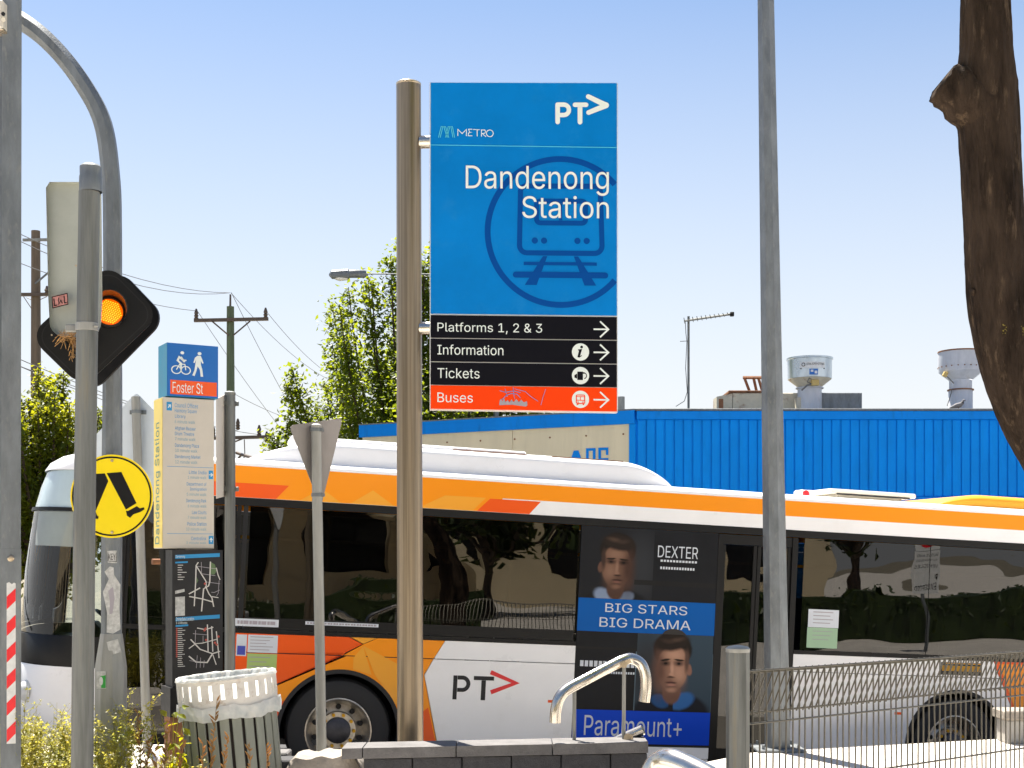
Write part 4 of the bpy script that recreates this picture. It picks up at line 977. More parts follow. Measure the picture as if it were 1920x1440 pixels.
strips = [slabs('direction_strip', 807.5, b, 1156, a, K['redpr' if i == 3 else 'blackpr'], 0, .006) for i, (a, b) in enumerate(rows)]
strips[3]['label'] = 'orange bus direction strip'
def FS(par, name, m, layer, *ops):
    f = Flat(sg, .0068+layer*.0007)
    for o_ in ops: getattr(f, o_[0])(*o_[1:])
    return f.build(name, m, par)
FS(hp, 'train_emblem', K['navypr'], 0, ('ring', 1049.5, 433.5, 130.5, 141.5, 41, 319, 70))
FS(hp, 'train_emblem', K['navypr'], 1, ('line', arc(985, 358, 10, 185, 270, 5)+arc(1115, 358, 10, 270, 355, 5)+arc(1114, 459, 14, 0, 90, 6)+arc(987, 459, 14, 90, 180, 6), 9.5, True))
FS(hp, 'train_emblem', K['navypr'], 2, ('line', rrect(1005, 376, 1097, 417, 7), 9, True), ('ell', 1001.7, 450, 5.8), ('ell', 1019, 450, 5.8), ('ell', 1081.7, 450, 5.8), ('ell', 1099, 450, 5.8), ('rect', 1047, 411.8, 1053, 381))
FS(hp, 'train_emblem', K['navypr'], 3, ('poly', [(1017, 479), (1025, 479), (1005, 533), (983, 533)]), ('poly', [(1075, 479), (1083, 479), (1117, 533), (1095, 533)]))
FS(hp, 'train_emblem', K['navypr'], 4, ('line', [(981, 493), (1118, 493)], 6), ('poly', arc(966, 514, 5.5, 90, 270, 8)+arc(1134, 514, 5.5, -90, 90, 8)))
FS(hp, 'divider_line', K['tealpr'], 0, ('poly', [(808, 273), (1156, 276.2), (1156, 275), (808, 271.8)]))
FS(hp, 'lettering', K['whitepr'], 6, ('text', 'Dandenong', 872.7, 366, 1140.7, 311))
FS(hp, 'lettering', K['whitepr'], 6, ('text', 'Station', 978, 408.4, 1140.7, 366.5))
lg = FS(hp, 'operator_logo', K['whitepr'], 1, ('poly', arc(1044.5, 196.2, 4.3, 180, 270, 5)+arc(1056, 205.8, 13.9, -90, 90, 10)+[(1048.8, 219.7), (1048.8, 211.4)]+arc(1056, 205.8, 5.6, 90, -90, 10)+[(1048.8, 200.2), (1048.8, 227)]+arc(1044.5, 228.5, 4.3, 0, 180, 6)),
        ('poly', arc(1077, 196.2, 4.3, 90, 270, 6)+arc(1098, 196.2, 4.3, -90, 90, 6)), ('poly', [(1082, 200.7), (1091, 200.7)]+arc(1086.5, 228.5, 4.4, 0, 180, 6)))
FS(hp, 'operator_logo', K['whitepr'], 3, ('poly', arc(1102, 181, 4.4, 120, 300, 6)+[(1133, 190.5)]+arc(1135.5, 197, 5.5, -65, 65, 6)+arc(1102.5, 210.8, 4.4, 60, 240, 6)+[(1124, 197)]))
FS(hp, 'metro_logo', K['tealpr'], 1, *[('line', [(822+o_, 258.5), (827+o_, 238), (832+o_, 238), (838+o_, 258.5)], 1.3) for o_ in (0, 3.2)], *[('line', [(838+o_, 258.5), (843+o_, 238), (848+o_, 238), (852+o_, 258.5)], 1.2) for o_ in (0, -3)])
L_ = K['tealpr']
FS(hp, 'lettering', K['whitepr'], 1, ('line', [(858, 255.5), (858, 243), (866, 251), (874, 243), (874, 255.5)], 1.4), ('line', [(885, 242.7), (878, 242.7), (880, 248.5), (884, 248.5), (878, 249.3), (877.4, 255), (885, 255)], 1.3), ('line', [(887, 243.2), (899, 243.2), (894, 244.4), (894, 256)], 1.4),
   ('line', [(902, 256.5), (902, 244), (908, 244), (910, 247), (908, 250.3), (903, 250.6), (910.5, 256.5)], 1.4), ('ring', 917.6, 250.2, 5.6, 7.0))
for i, (b, x0_, x1_, y0_, y1_) in enumerate((('Platforms 1, 2 & 3', 820, 1015.5, 625.5, 604.5), ('Information', 820, 943, 665, 646), ('Tickets', 820, 898.5, 709, 689.7), ('Buses', 820, 886, 754.3, 736))):
    FS(strips[i], 'lettering', K['whitepr'], 0, ('text', b, x0_, y0_, x1_, y1_))
    yc = (614, 657, 701, 745.3)[i]
    FS(strips[i], 'arrow', K['whitepr'], 0, ('line', [(1112, yc), (1138, yc)], 2.9)); FS(strips[i], 'arrow', K['whitepr'], 1, ('line', [(1124.2, yc-14.7), (1140, yc), (1124.2, yc+14.7)], 3.0))
    if i: FS(strips[i], 'icon_disc', K['whitepr'], 0, ('ell', 1087.5, yc-.3, 16.2))
FS(strips[1], 'information_icon', K['blackpr'], 1, ('ell', 1089.6, 647.5, 2.6), ('poly', [(1083, 652), (1090.5, 651.2), (1086.5, 664.5), (1089.5, 662.5), (1090, 664), (1085, 667.5), (1081.6, 666.3), (1084.6, 654.2), (1082.6, 653.8)]))
FS(strips[2], 'ticket_icon', K['blackpr'], 1, ('rect', 1081.5, 709, 1092, 693.3), ('line', arc(1093.5, 701, 5.4, -80, 80, 8), 1.6), ('poly', [(1081, 697), (1076, 700), (1076, 704.5), (1081, 706.5)]), ('rect', 1092, 697.2, 1095, 694.4))
FS(strips[3], 'bus_icon', K['redpr'], 1, ('line', rrect(1079.6, 737, 1095.4, 752.6, 2.2, 4), 1.8, True), ('line', [(1080, 746.8), (1095, 746.8)], 1.5), ('line', [(1080, 740), (1095, 740)], 1.3), ('line', [(1087.5, 740.5), (1087.5, 746.2)], 1.2), ('ell', 1083, 750, 1.2), ('ell', 1092, 750, 1.2), ('rect', 1080.7, 755.6, 1083.6, 753.4), ('rect', 1091.4, 755.6, 1094.3, 753.4))
FS(strips[3], 'scratch_mark', K['greypr'], 1, ('poly', [(935, 758), (936, 749), (939, 746), (941, 751), (944, 745), (947, 752), (951, 748), (954, 753), (958, 747), (962, 752), (967, 746), (972, 752), (976, 747), (981, 752), (987, 750), (988, 757), (985, 760), (960, 757)]))
FS(strips[3], 'scratch_mark', K['cyan'], 2, ('line', [(936, 731), (947, 734), (962, 731), (975, 734)], 1.1), ('line', [(940, 748), (948, 740), (957, 736), (968, 737), (975, 744)], 1.1), ('line', [(961, 724), (962, 736), (964, 746)], .9), ('line', [(964, 727), (984, 732), (994, 741), (1008, 750)], .8), ('line', [(1022, 727), (1017, 742), (1013, 757)], .8), ('line', [(946, 727), (950, 742)], .8))

# ------------------------------------------------------------------ wayfinding totem
TD = 8.6; TA = R(30); TX = V((math.cos(TA), math.sin(TA), 0)); TY = V((-math.sin(TA), math.cos(TA), 0))
tb = W(330, 1050, TD); tt = thing('wayfinding_totem', 'wayfinding totem with blue top, cream list panel and dark map panel behind the bin', 'information sign', (tb.x+.06, TD+.12, 0))
tz = lambda py: 1.65-(py-1050)*TD/F
def tprism(name, cpx, wf, ws, y0, y1, m, front=0., shrink=0.):
    c_ = W(cpx, 0, TD); c_.z = 0
    mb = MB(); mb.prism([(shrink, shrink-front), (wf-shrink, shrink-front), (wf-shrink, ws-shrink), (shrink, ws-shrink)], lambda x, y, z: c_+TX*x+TY*y+V((0, 0, z)), tz(y0), tz(y1)); return mb.build(name, m, tt)
def ffn(cpx, wf, wpx):
    c_ = W(cpx, 0, TD); c_.z = 0
    return lambda px, py, h: c_+TX*((px-cpx)/wpx*wf)-TY*h+V((0, 0, tz(py)))
def sfn(cpx, ws, wpx):
    c_ = W(cpx, 0, TD); c_.z = 0
    return lambda px, py, h: c_+TY*((cpx-px)/wpx*ws)-TX*h+V((0, 0, tz(py)))
WF, WS = .338, .205
tprism('top_box', 313, WF, WS, 742, 642, K['totteal'])
def tfront(name, cpx, m, y0, y1, fnn=None):
    mb = MB(); f = ffn(cpx, WF, 82); mb.prism([(cpx+.4, y0), (cpx+81.6, y0), (cpx+81.6, y1), (cpx+.4, y1)], f, .0, .004); return mb.build(name, m, tt)
tp = tfront('blue_face', 313, K['totblue'], 741.6, 642.4)
def FT(fn, par, name, m, layer, *ops):
    f = Flat(fn, .0045+layer*.0006)
    for o_ in ops: getattr(f, o_[0])(*o_[1:])
    return f.build(name, m, par)
bf = ffn(313, WF, 82)
FT(bf, tp, 'orange_strip', K['toto'], 0, ('rect', 318, 738, 392.5, 711.5))
FT(bf, tp, 'lettering', K['whitepr'], 1, ('text', 'Foster St', 321.5, 735, 370, 715))
FT(bf, tp, 'bicycle_icon', K['whitepr'], 1, ('ring', 327.5, 692, 6.4, 8.2), ('ring', 342.5, 692, 6.4, 8.2), ('ell', 337, 659.5, 3))
FT(bf, tp, 'bicycle_icon', K['whitepr'], 2, ('line', [(327.5, 692), (333, 681), (341, 681), (342.5, 692)], 1.7))
FT(bf, tp, 'bicycle_icon', K['whitepr'], 3, ('line', [(340.8, 676.5), (336, 671.5), (332, 668), (329.5, 674.5), (335, 680), (334.5, 690)], 3.3), ('line', [(335, 667), (338.5, 673), (343.5, 673.4)], 2.2))
FT(bf, tp, 'pedestrian_icon', K['whitepr'], 1, ('ell', 364.5, 658.5, 3.1), ('poly', [(361, 663), (366.5, 662.5), (368.5, 668), (371, 676), (369, 677), (366.6, 672.5), (366.6, 679), (369, 688), (370.5, 702), (366.5, 702), (365, 689), (361.5, 683), (359.5, 692), (356.5, 702), (352.8, 700.5), (356.4, 690), (358.2, 676), (358.6, 671), (356.6, 677), (354.6, 676.5), (357, 667)]))
cr = tprism('cream_box', 305, WF, WS, 1028, 744, K['cream'])
sfx = sfn(305, WS, 29)
mb = MB(); mb.prism([(305-.6, 1026.5), (277, 1026.5), (277, 746), (305-.6, 746)], sfx, 0, .004); ys = mb.build('yellow_side', K['totyel'], tt)
f = Flat(sfx, .006); f.text('Dandenong Station', 282, 1020, 300, 790, True)
f.build('lettering', K['tealtxt'], ys)
cfn = ffn(305, WF, 84)
mb = MB(); mb.prism([(305.4, 1027), (388.6, 1027), (388.6, 745), (305.4, 745)], cfn, .0, .004); cp = mb.build('list_panel', K['cream'], tt)
def cz(X, Y): return 270+X/4.8, 740+(Y-25*X/570)/4.8
def tl(body, xa, xb, ya, yb, m):
    a_, b_ = cz(xa, yb), cz(xb, ya); FT(cfn, cp, 'lettering', m, 0, ('text', body, a_[0], a_[1], b_[0], a_[1]-(yb-ya)/4.8))
for body, xa, xb, ya, yb in (('Council Offices', 260, 443, 78, 118), ('Harmony Square', 260, 433, 130, 172), ('Library', 262, 345, 182, 222), ('Afghan Bazaar', 262, 424, 290, 330), ('Drum Theatre', 262, 412, 340, 372), ('Dandenong Plaza', 262, 450, 445, 486), ('Dandenong Market', 262, 462, 548, 586),
        ('Little India', 372, 510, 690, 722), ('Department of', 354, 510, 797, 835), ('Immigration', 380, 510, 845, 880), ('Dandenong Park', 350, 510, 948, 988), ('Law Courts', 396, 510, 1055, 1088), ('Police Station', 358, 510, 1158, 1192), ('Centrelink', 388, 510, 1292, 1325)): tl(body, xa, xb, ya, yb, K['cyan'])
for body, xa, xb, ya, yb in (('6 minute walk', 260, 420, 232, 262), ('7 minute walk', 262, 424, 388, 418), ('10 minute walk', 264, 438, 493, 522), ('12 minute walk', 264, 438, 596, 626), ('1 minute walk', 362, 510, 738, 766), ('5 minute walk', 354, 510, 892, 920), ('6 minute walk', 362, 510, 998, 1026), ('7 minute walk', 362, 510, 1103, 1130), ('10 minute walk', 350, 510, 1208, 1236), ('3 minute walk', 350, 510, 1335, 1358)): tl(body, xa, xb, ya, yb, K['paletxt'])
for i, (xa, xb, ya, yb) in enumerate(((197, 238, 70, 148), (528, 562, 692, 770), (528, 566, 1290, 1365))):
    a_, b_ = cz(xa, yb), cz(xb, ya); FT(cfn, cp, 'arrow_square', K['cyan'], 0, ('rect', a_[0], a_[1], b_[0], a_[1]-(yb-ya)/4.8))
    mx_, my_ = (a_[0]+b_[0])/2, a_[1]-(yb-ya)/9.6
    dx, dy = ((.7, -.7), (1, 0), (0, -1))[i]; q = 2.8
    FT(cfn, cp, 'arrow', K['whitepr'], 1, ('line', [(mx_-dx*q, my_-dy*q*1.5), (mx_+dx*q*.7, my_+dy*q*1.1)], 1.5)); FT(cfn, cp, 'arrow', K['whitepr'], 2, ('line', [(mx_-dx*.2+dy*2.4, my_-dy*.4-dx*3.4), (mx_+dx*q, my_+dy*q*1.3), (mx_-dx*.2-dy*2.4, my_-dy*.4+dx*3.4)], 1.4))
for yy in (652, 1258): a_ = cz(200, yy); FT(cfn, cp, 'divider_line', K['cyan'], 0, ('rect', a_[0], a_[1]+.4, a_[0]+75, a_[1]-.4))
tprism('map_box', 322, WF, .20, 1290, 1031, K['black'], 0, .012)
mfn = ffn(322, WF, 81)
mb = MB(); mb.prism([(322.5, 1287), (402.5, 1287), (402.5, 1031), (322.5, 1031)], mfn, -.008, .004); mp = mb.build('map_panel', K['totgrey'], tt)
def mz(X, Y): return 310+X/5.333, 1020+(Y+0*X)/5.333-4.5*(X-60)/430
def mline(m, w, *pts): f = Flat(mfn, .005); f.line([mz(*p) for p in pts], w/5.333*.85); f.h += .0003*(hash(pts) % 7); f.build('map_road', m, mp)
def mrect(nm, m, xa, ya, xb, yb, ly=0): FT(mfn, mp, nm, m, ly, ('poly', [mz(xa, yb), mz(xb, yb), mz(xb, ya), mz(xa, ya)]))
mrect('map_heading', K['cyan'], 92, 112, 468, 150); mrect('map_heading', K['cyan'], 95, 738, 468, 776); mrect('map_heading', K['cyan'], 92, 180, 196, 196); mrect('map_heading', K['cyan'], 95, 814, 200, 832)
for b_, xa, ya, xb, yb in (('Dandenong', 96, 118, 172, 146), ('Immediate Location', 98, 744, 248, 772)): p0_, p1_ = mz(xa, yb), mz(xb, ya); FT(mfn, mp, 'lettering', K['whitepr'], 2, ('text', b_, p0_[0], p0_[1], p1_[0], p1_[1]))
p0_, p1_ = mz(98, 804), mz(192, 784); FT(mfn, mp, 'lettering', K['whitepr'], 0, ('text', '5-8 Minutes', p0_[0], p0_[1], p1_[0], p1_[1]))
rl = random.Random(8)
f = Flat(mfn, .005)
for k in range(20):
    a_ = mz(112, 852+20*k); f.rect(a_[0], a_[1], a_[0]+rl.uniform(6, 12), a_[1]-1.2)
for k in range(7): a_ = mz(112, 218+24*k); f.rect(a_[0], a_[1], a_[0]+rl.uniform(5, 14), a_[1]-1.3)
f.build('legend_text', K['mapw'], mp)
f = Flat(mfn, .005)
for k in range(15): a_ = mz(104, 852+20*k); f.ell(a_[0], a_[1]-.5, 1.5, 1.7, 8)
f.build('legend_dot', K['mapr'], mp)
mrect('map_notice', K['sticker'], 92, 532, 172, 724); FT(mfn, mp, 'map_notice', K['sticker'], 0, ('poly', [mz(90, 470), mz(168, 455), mz(170, 484), mz(92, 502)]))
FT(mfn, mp, 'map_park', K['mapg'], 0, ('poly', [mz(392, 200), mz(425, 225), mz(442, 290), mz(420, 330), mz(392, 320)]), ('poly', [mz(268, 340), mz(285, 380), mz(270, 410)]))
wm, gm = K['mapw'], K['greypr']
for w_, pts in ((11, ((285, 195), (266, 228), (350, 392), (352, 440))), (11, ((266, 228), (262, 400), (250, 636))), (12, ((388, 195), (382, 400), (372, 440), (335, 462))), (14, ((205, 510), (300, 455))), (13, ((330, 462), (312, 694))), (11, ((345, 440), (375, 520), (400, 560), (416, 655))), (13, ((208, 535), (320, 568), (405, 604))), (10, ((400, 550), (456, 565))), (9, ((438, 260), (452, 330), (470, 385))), (6, ((275, 235), (440, 272))), (6, ((300, 310), (430, 340))), (6, ((360, 400), (470, 425))), (6, ((395, 505), (420, 510), (468, 488))), (5, ((310, 195), (312, 310))), (5, ((462, 390), (455, 520), (440, 545))),
                (12, ((275, 858), (345, 880), (412, 862))), (11, ((362, 830), (368, 1110))), (11, ((398, 850), (408, 1110))), (11, ((438, 905), (462, 1180))), (13, ((220, 968), (300, 1075), (405, 1130))), (10, ((205, 1060), (262, 1015), (320, 1015), (450, 985))), (14, ((205, 1135), (265, 1200), (360, 1215), (405, 1130), (470, 1112))), (9, ((408, 1140), (437, 1245))), (6, ((262, 880), (258, 1010))), (6, ((240, 912), (360, 935))), (5, ((325, 940), (325, 1010))), (5, ((276, 1135), (268, 1262))), (5, ((305, 1160), (300, 1262))), (6, ((335, 1190), (330, 1262))), (5, ((210, 1180), (262, 1196)))): mline(wm if w_ > 6 else gm, w_, *pts)
f = Flat(mfn, .009)
for a_, b_ in ((340, 415), (345, 870), (336, 886), (455, 960), (425, 1020), (440, 1040), (350, 985)): c_ = mz(a_, b_); f.ell(c_[0], c_[1], 2, 2.2, 10)
f.build('map_marker', K['mapr'], mp)
tprism('plinth', 320, WF+.02, .21, 1345, 1290, K['black'], 0, -.004)
for k_ in (0.01, WF-.07):
    c_ = W(318, 0, TD); c_.z = 0; mb = MB(); mb.prism([(k_, .03), (k_+.09, .03), (k_+.09, .16), (k_, .16)], lambda x, y, z: c_+TX*x+TY*y+V((0, 0, z)), 0, tz(1345)); mb.build('leg', K['rust'], tt)
mb = MB(); p = W(285, 1053, TD-.02); mb.cyl(p, p+TX*.05, .02, n=10); mb.build('bolt', K['rust'], tt)
# ------------------------------------------------------------------ poles and traffic hardware at the left
def polething(name, label, cat, px, d): p = W(px, 0, d); return thing(name, label, cat, (p.x, d, 0)), V((p.x, d, 0))
def anch(o, m='galv', s=.3):
    p = top_of(o).location; mb = MB(); mb.box((p.x, p.y, .012), (s, s, .024), bev=.005)
    for i in (-1, 1):
        for j in (-1, 1): mb.cyl((p.x+i*s*.36, p.y+j*s*.36, .02), (p.x+i*s*.36, p.y+j*s*.36, .06), .012, n=6)
    return mb.build('base_plate', K[m], o)
# square steel post with reflective strip, far left
d = 6.7
t, b = polething('square_post', 'square galvanised steel post with red and white reflective strip at far left', 'post', 20, d)
ctr = [(W(22.5, 0, d).x, 5.2), (W(20.5, 0, d).x, 1.69)]
QC = V((W(20.4, 0, d).x, d, 0)); qa = math.atan2(-QC.x, d); QE = V((math.cos(qa), math.sin(qa), 0)); QN = V((math.sin(qa), -math.cos(qa), 0)); qp = .5-math.degrees(qa)/90
mb = MB(); mb.tube([(W(22.8, 0, d).x, d, 5.2), (QC.x, d, 1.70)], .0655, 4, ref=(1, 0, 0), ph=qp); mb.build('upper_tube', K['galv'], t)
mb = MB(); mb.tube([(QC.x, d, 1.705), (W(19.5, 0, d).x, d, 0)], .0690, 4, ref=(1, 0, 0), ph=qp); mb.build('sleeve', K['galv'], t)
fp = lambda px, py, h: QC+QE*((px-20.2)*d*math.cos(qa)/F)+QN*(.0500+h)+V((0, 0, CH-(py-HZ)*d/F))
mb = MB(); mb.lathe(fp(20, 1047, -.002), [(0, .012), (.010, .011), (.0165, .004), (.0165, -.01)], 16, QN); mb.build('bolt', K['bronze'], t, True)
f = Flat(fp, .0); f.poly([(12.3, 1392), (29.2, 1392), (29.2, 1094), (26, 1092), (22, 1095), (17, 1091), (12.3, 1093)]); rs_ = f.build('reflective_strip', K['reflw'], t)
for k in range(6):
    y0 = 1118+49.5*k; f = Flat(fp, .001); f.poly([(12.5, y0+24), (29, y0+8), (29, y0-15.5), (12.5, y0)]); f.build('red_stripe', K['red'], rs_)
anch(t)
t2, b2 = polething('thin_post', 'thin round steel post half out of frame at the left edge', 'post', -8, 7.4)
mb = MB(); mb.cyl((b2.x, 7.4, 0), (b2.x, 7.4, 5.4), .040, n=18); mb.build('tube', K['galv'], t2, True)
bx = thing('sensor_box', 'small pale sensor box with dark lens on the square post at top left', 'sensor', W(0, 62, 6.66))
mb = MB(); p0 = W(-12, 60, 6.64); p1 = W(12.3, 6, 6.64); mb.box(((p0.x+p1.x)/2, 6.64, (p0.z+p1.z)/2), (p1.x-p0.x, .10, p1.z-p0.z), bev=.008); mb.build('housing', K['chalk'], bx)
mb = MB(); p = W(6.5, 26.5, 6.588); mb.cyl(p, p+V((0, -.006, 0)), .0095, n=16); mb.build('lens', K['black_matt'], bx)
mb = MB(); p = W(6.8, 37, 6.588); mb.cyl(p, p+V((0, -.004, 0)), .0105, n=16); mb.build('button', K['tancap'], bx)
mb = MB(); p = W(1, 60.5, 6.64); mb.box(p, (.06, .085, .010), bev=.004); mb.build('base_trim', K['bronze'], bx)
# street light with curved arm
d = 7.6
t, b = polething('curved_street_light', 'octagonal grey street light pole curving over to the left, covered in torn stickers', 'street light', 210, d)
pth = smoothpath([W(211, 700, d), W(211, 430, d), W(207.5, 330, d), (W(193, 232, d)), W(157, 160, d), W(104, 92, d), W(42, 41, d), W(-60, -8, d), W(-190, -40, d)], 6)
mb = MB(); mb.tube([W(209, 1190, d), W(210, 900, d)]+pth, [.058]*2+[.054]+[.0525]*(len(pth)-1), 8, ph=.5, ref=(1, 0, 0)); mb.build('pole', K['galv'], t, True, sharp=25)
mb = MB(); mb.tube([(W(208, 0, d).x, d, 0), W(208, 1250, d), W(209, 1188, d)], [.092, .088, .061], 8, ph=.5, ref=(1, 0, 0)); mb.build('base_sleeve', K['galv_light'], t, True, sharp=25)
p = pth[-1]; mb = MB(); mb.tube([p+V((.05, 0, 0)), p+V((-.1, 0, .02)), p+V((-.55, 0, .03)), p+V((-.62, 0, .02))], [.05, .09, .08, .03], 10, flat=1.6); mb.build('lamp_head', K['chalk'], t, True)
anch(t, s=.36)
fp = lambda px, py, h: W(px, py, d-.0545-h)
for nm, mt, ps, h in (('sticker', 'sticker', [(201, 1033), (219, 1032), (219.5, 1056), (202, 1055)], .0), ('sticker', 'sticker', [(196, 1072), (206, 1062), (213, 1064), (214, 1078), (226, 1096), (224, 1140), (226, 1180), (212, 1188), (200, 1186), (201, 1150), (193, 1110), (204, 1086)], .0)):
    f = Flat(fp, h); f.poly(ps); f.build(nm, K[mt], t)
f = Flat(fp, .001); f.text('KEY', 203.5, 1050, 217, 1038); f.line([(202.5, 1036), (202.5, 1052), (218.5, 1053), (218.5, 1036)], .9); f.build('sticker_print', K['black'], t)
f = Flat(fp, .001); f.poly([(203, 1108), (212, 1100), (215, 1122), (211, 1150), (205, 1152), (206, 1130)]); f.build('sticker_print', K['greypr'], t)
fp2 = lambda px, py, h: W(px, py, d-.0845-h)
f = Flat(fp2, -.016); f.poly([(200, 1204), (221, 1198), (227, 1222), (210, 1228), (203, 1218)]); f.build('sticker', K['sticker'], t)
f = Flat(fp2, .0); f.poly([(181, 1259), (198.5, 1258), (199, 1291), (181, 1292)]); f.build('sticker', K['sticker'], t)
f = Flat(fp2, .001); f.poly([(188, 1268), (198, 1266), (198, 1290), (190, 1290)]); f.build('sticker_print', K['green'], t)
f = Flat(fp2, .002); f.ell(189.5, 1277, 3.6, 8); f.build('sticker_print', K['reflw'], t)
# round crossing sign on it
cs_ = W(209.5, 930.5, 7.49); ct = thing('crossing_sign', 'round yellow walking legs crossing sign on the octagonal pole', 'road sign', cs_)
CR = .2335; fd = lambda px, py, h: W(px, py, 7.485-h)
mb = MB(); mb.lathe(cs_, [(0, -.005), (CR, -.005), (CR, .0), (0, .0)], 56, (0, -1, 0)); mb.build('plate', K['panel_edge'], ct)
f = Flat(fd, .0); f.ell(209.5, 930.5, 77.6, 78.2, 64); pf = f.build('yellow_face', K['yellow'], ct)
def FD(name, m, op, *a): f = Flat(fd, .001); getattr(f, op)(*a); return f.build(name, m, pf)
FD('black_ring', K['black'], 'ring', 209.5, 930.5, 71.6, 74.8)
FD('walking_leg', K['black'], 'poly', [(200, 887), (227.6, 885), (256, 943.5), (236, 955.5)])
FD('shoe', K['black'], 'poly', [(236, 957.5), (240, 958), (256.5, 949), (262, 953), (270, 951), (271, 955), (263, 960), (250, 964.5), (244, 971), (238, 967)])
FD('walking_leg', K['black'], 'poly', [(172, 889), (196.5, 887.5), (203, 902), (180, 957), (157, 947)])
FD('shoe', K['black'], 'poly', [(156, 949), (179, 959), (182, 966), (185, 969), (184, 973), (176, 972.5), (152, 964)])
mb = MB()
for py in (863.5, 998): mb.lathe(W(210, py, 7.483), [(0, .006), (.006, .005), (.009, 0)], 12, (0, -1, 0))
mb.build('screw', K['bronze'], ct, True)
# round pole in front with clamp
d = 6.3
t, b = polething('signal_pole', 'round weathered steel signal pole standing in front of the crossing sign', 'pole', 150, d)
mb = MB(); mb.tube([(W(150, 0, d).x, d, 0), W(154, 1440, d), W(158, 1000, d), W(163.5, 615, d), W(167.5, 360, d)], [.0525, .0515, .0505, .0495, .0485], 28); mb.build('tube', K['galv_dark'], t, True)
mb = MB(); mb.lathe(W(170, 360, d), [(.053, 0), (.053, .07), (.050, .075), (.050, .118), (.04, .128), (0, .13)], 24); mb.build('cap', K['galv'], t, True)
mb = MB(); c_ = W(163, 621, d); mb.lathe(c_, [(.0515, 0), (.053, .002), (.053, .036), (.0515, .038)], 26); mb.box(c_+V((-.07, .03, .019)), (.08, .02, .034), bev=.004); mb.cyl(c_+V((.045, -.03, .019)), c_+V((.062, -.03, .019)), .007, n=8); mb.build('clamp_band', K['galv_light'], t, True)
anch(t)
# pale housing hanging behind that pole
d = 6.47
hg = thing('signal_housing', 'pale grey green signal housing with rounded bottom hanging on the round pole', 'signal', W(140, 630, d))
ol = [(86, 352), (93, 341), (180, 341), (190, 352)]+[(192, 560)]+[(190-26*(1-math.cos(R(a))), 604+28*math.sin(R(a))) for a in range(0, 91, 18)]+[(124-31*math.sin(R(a)), 604+28*math.cos(R(a))) for a in range(0, 91, 18)]+[(90.5, 560)]
mb = MB(); n = len(ol); cxx, cyy = 140, 490
for (dd, sc2) in ((0, .90), (.0, .93), (-.012, .975), (-.035, 1.), (.11, 1.), (.14, .97)):
    for (x, y) in ol: mb.v.append(W(cxx+(x-cxx)*sc2, cyy+(y-cyy)*(1-(1-sc2)*.35), d+dd+.035))
for i in range(5):
    for k in range(n): mb.f.append((i*n+k, i*n+(k+1) % n, (i+1)*n+(k+1) % n, (i+1)*n+k))
mb.v.append(W(cxx, cyy, d-.01)); c0 = len(mb.v)-1
mb.f = [q for q in mb.f if not all(v < 2*n for v in q)]
mb.v = mb.v[:-1]; mb.f.append(tuple(range(n, 2*n))); mb.f.append(tuple(range(5*n, 6*n))[::-1])
mb.build('shell', K['capsule'], hg, True, sharp=50)
f = Flat(lambda x, y, h: W(x, y, d+.0-h), .004); f.poly([(97, 556), (126, 549), (128, 571), (99, 578.5)]); stk = f.build('sticker', K['stickerp'], hg)
f = Flat(lambda x, y, h: W(x, y, d+.0-h), .0055); f.line([(97.5, 557), (126, 550), (127.5, 570.5), (99, 577.5)], 1.6, True); f.line([(101, 560), (102, 573), (107, 572)], 2); f.line([(110, 558), (110, 571), (114, 563), (117, 569)], 1.8); f.line([(120, 555), (121, 568), (125, 567)], 1.8); f.build('sticker_print', K['black'], stk)
mb = MB(); mb.cyl(W(142.5, 498, d-.0), W(142.5, 498, d-.006), .005, n=10); mb.build('rivet', K['bronze'], hg)
rn = random.Random(11); mb = MB()
for k in range(70):
    a = V(W(rn.uniform(112, 150), 628+rn.gauss(0, 5), d-rn.uniform(.0, .06))); q = a+V((rn.uniform(-.05, .05), rn.uniform(-.03, .03), rn.uniform(-.06, .015))); mb.tube([a, q], .0013, 3, False)
for k in range(25):
    a = V(W(136+rn.gauss(0, 3), rn.uniform(630, 668), d-.05)); q = a+V((rn.uniform(-.012, .012), 0, rn.uniform(-.035, -.01))); mb.tube([a, q], .0015, 3, False)
tag(stuff(mb.build('bird_nest', K['nest'])), 'dry twiggy nest litter under the pale signal housing', 'nest')
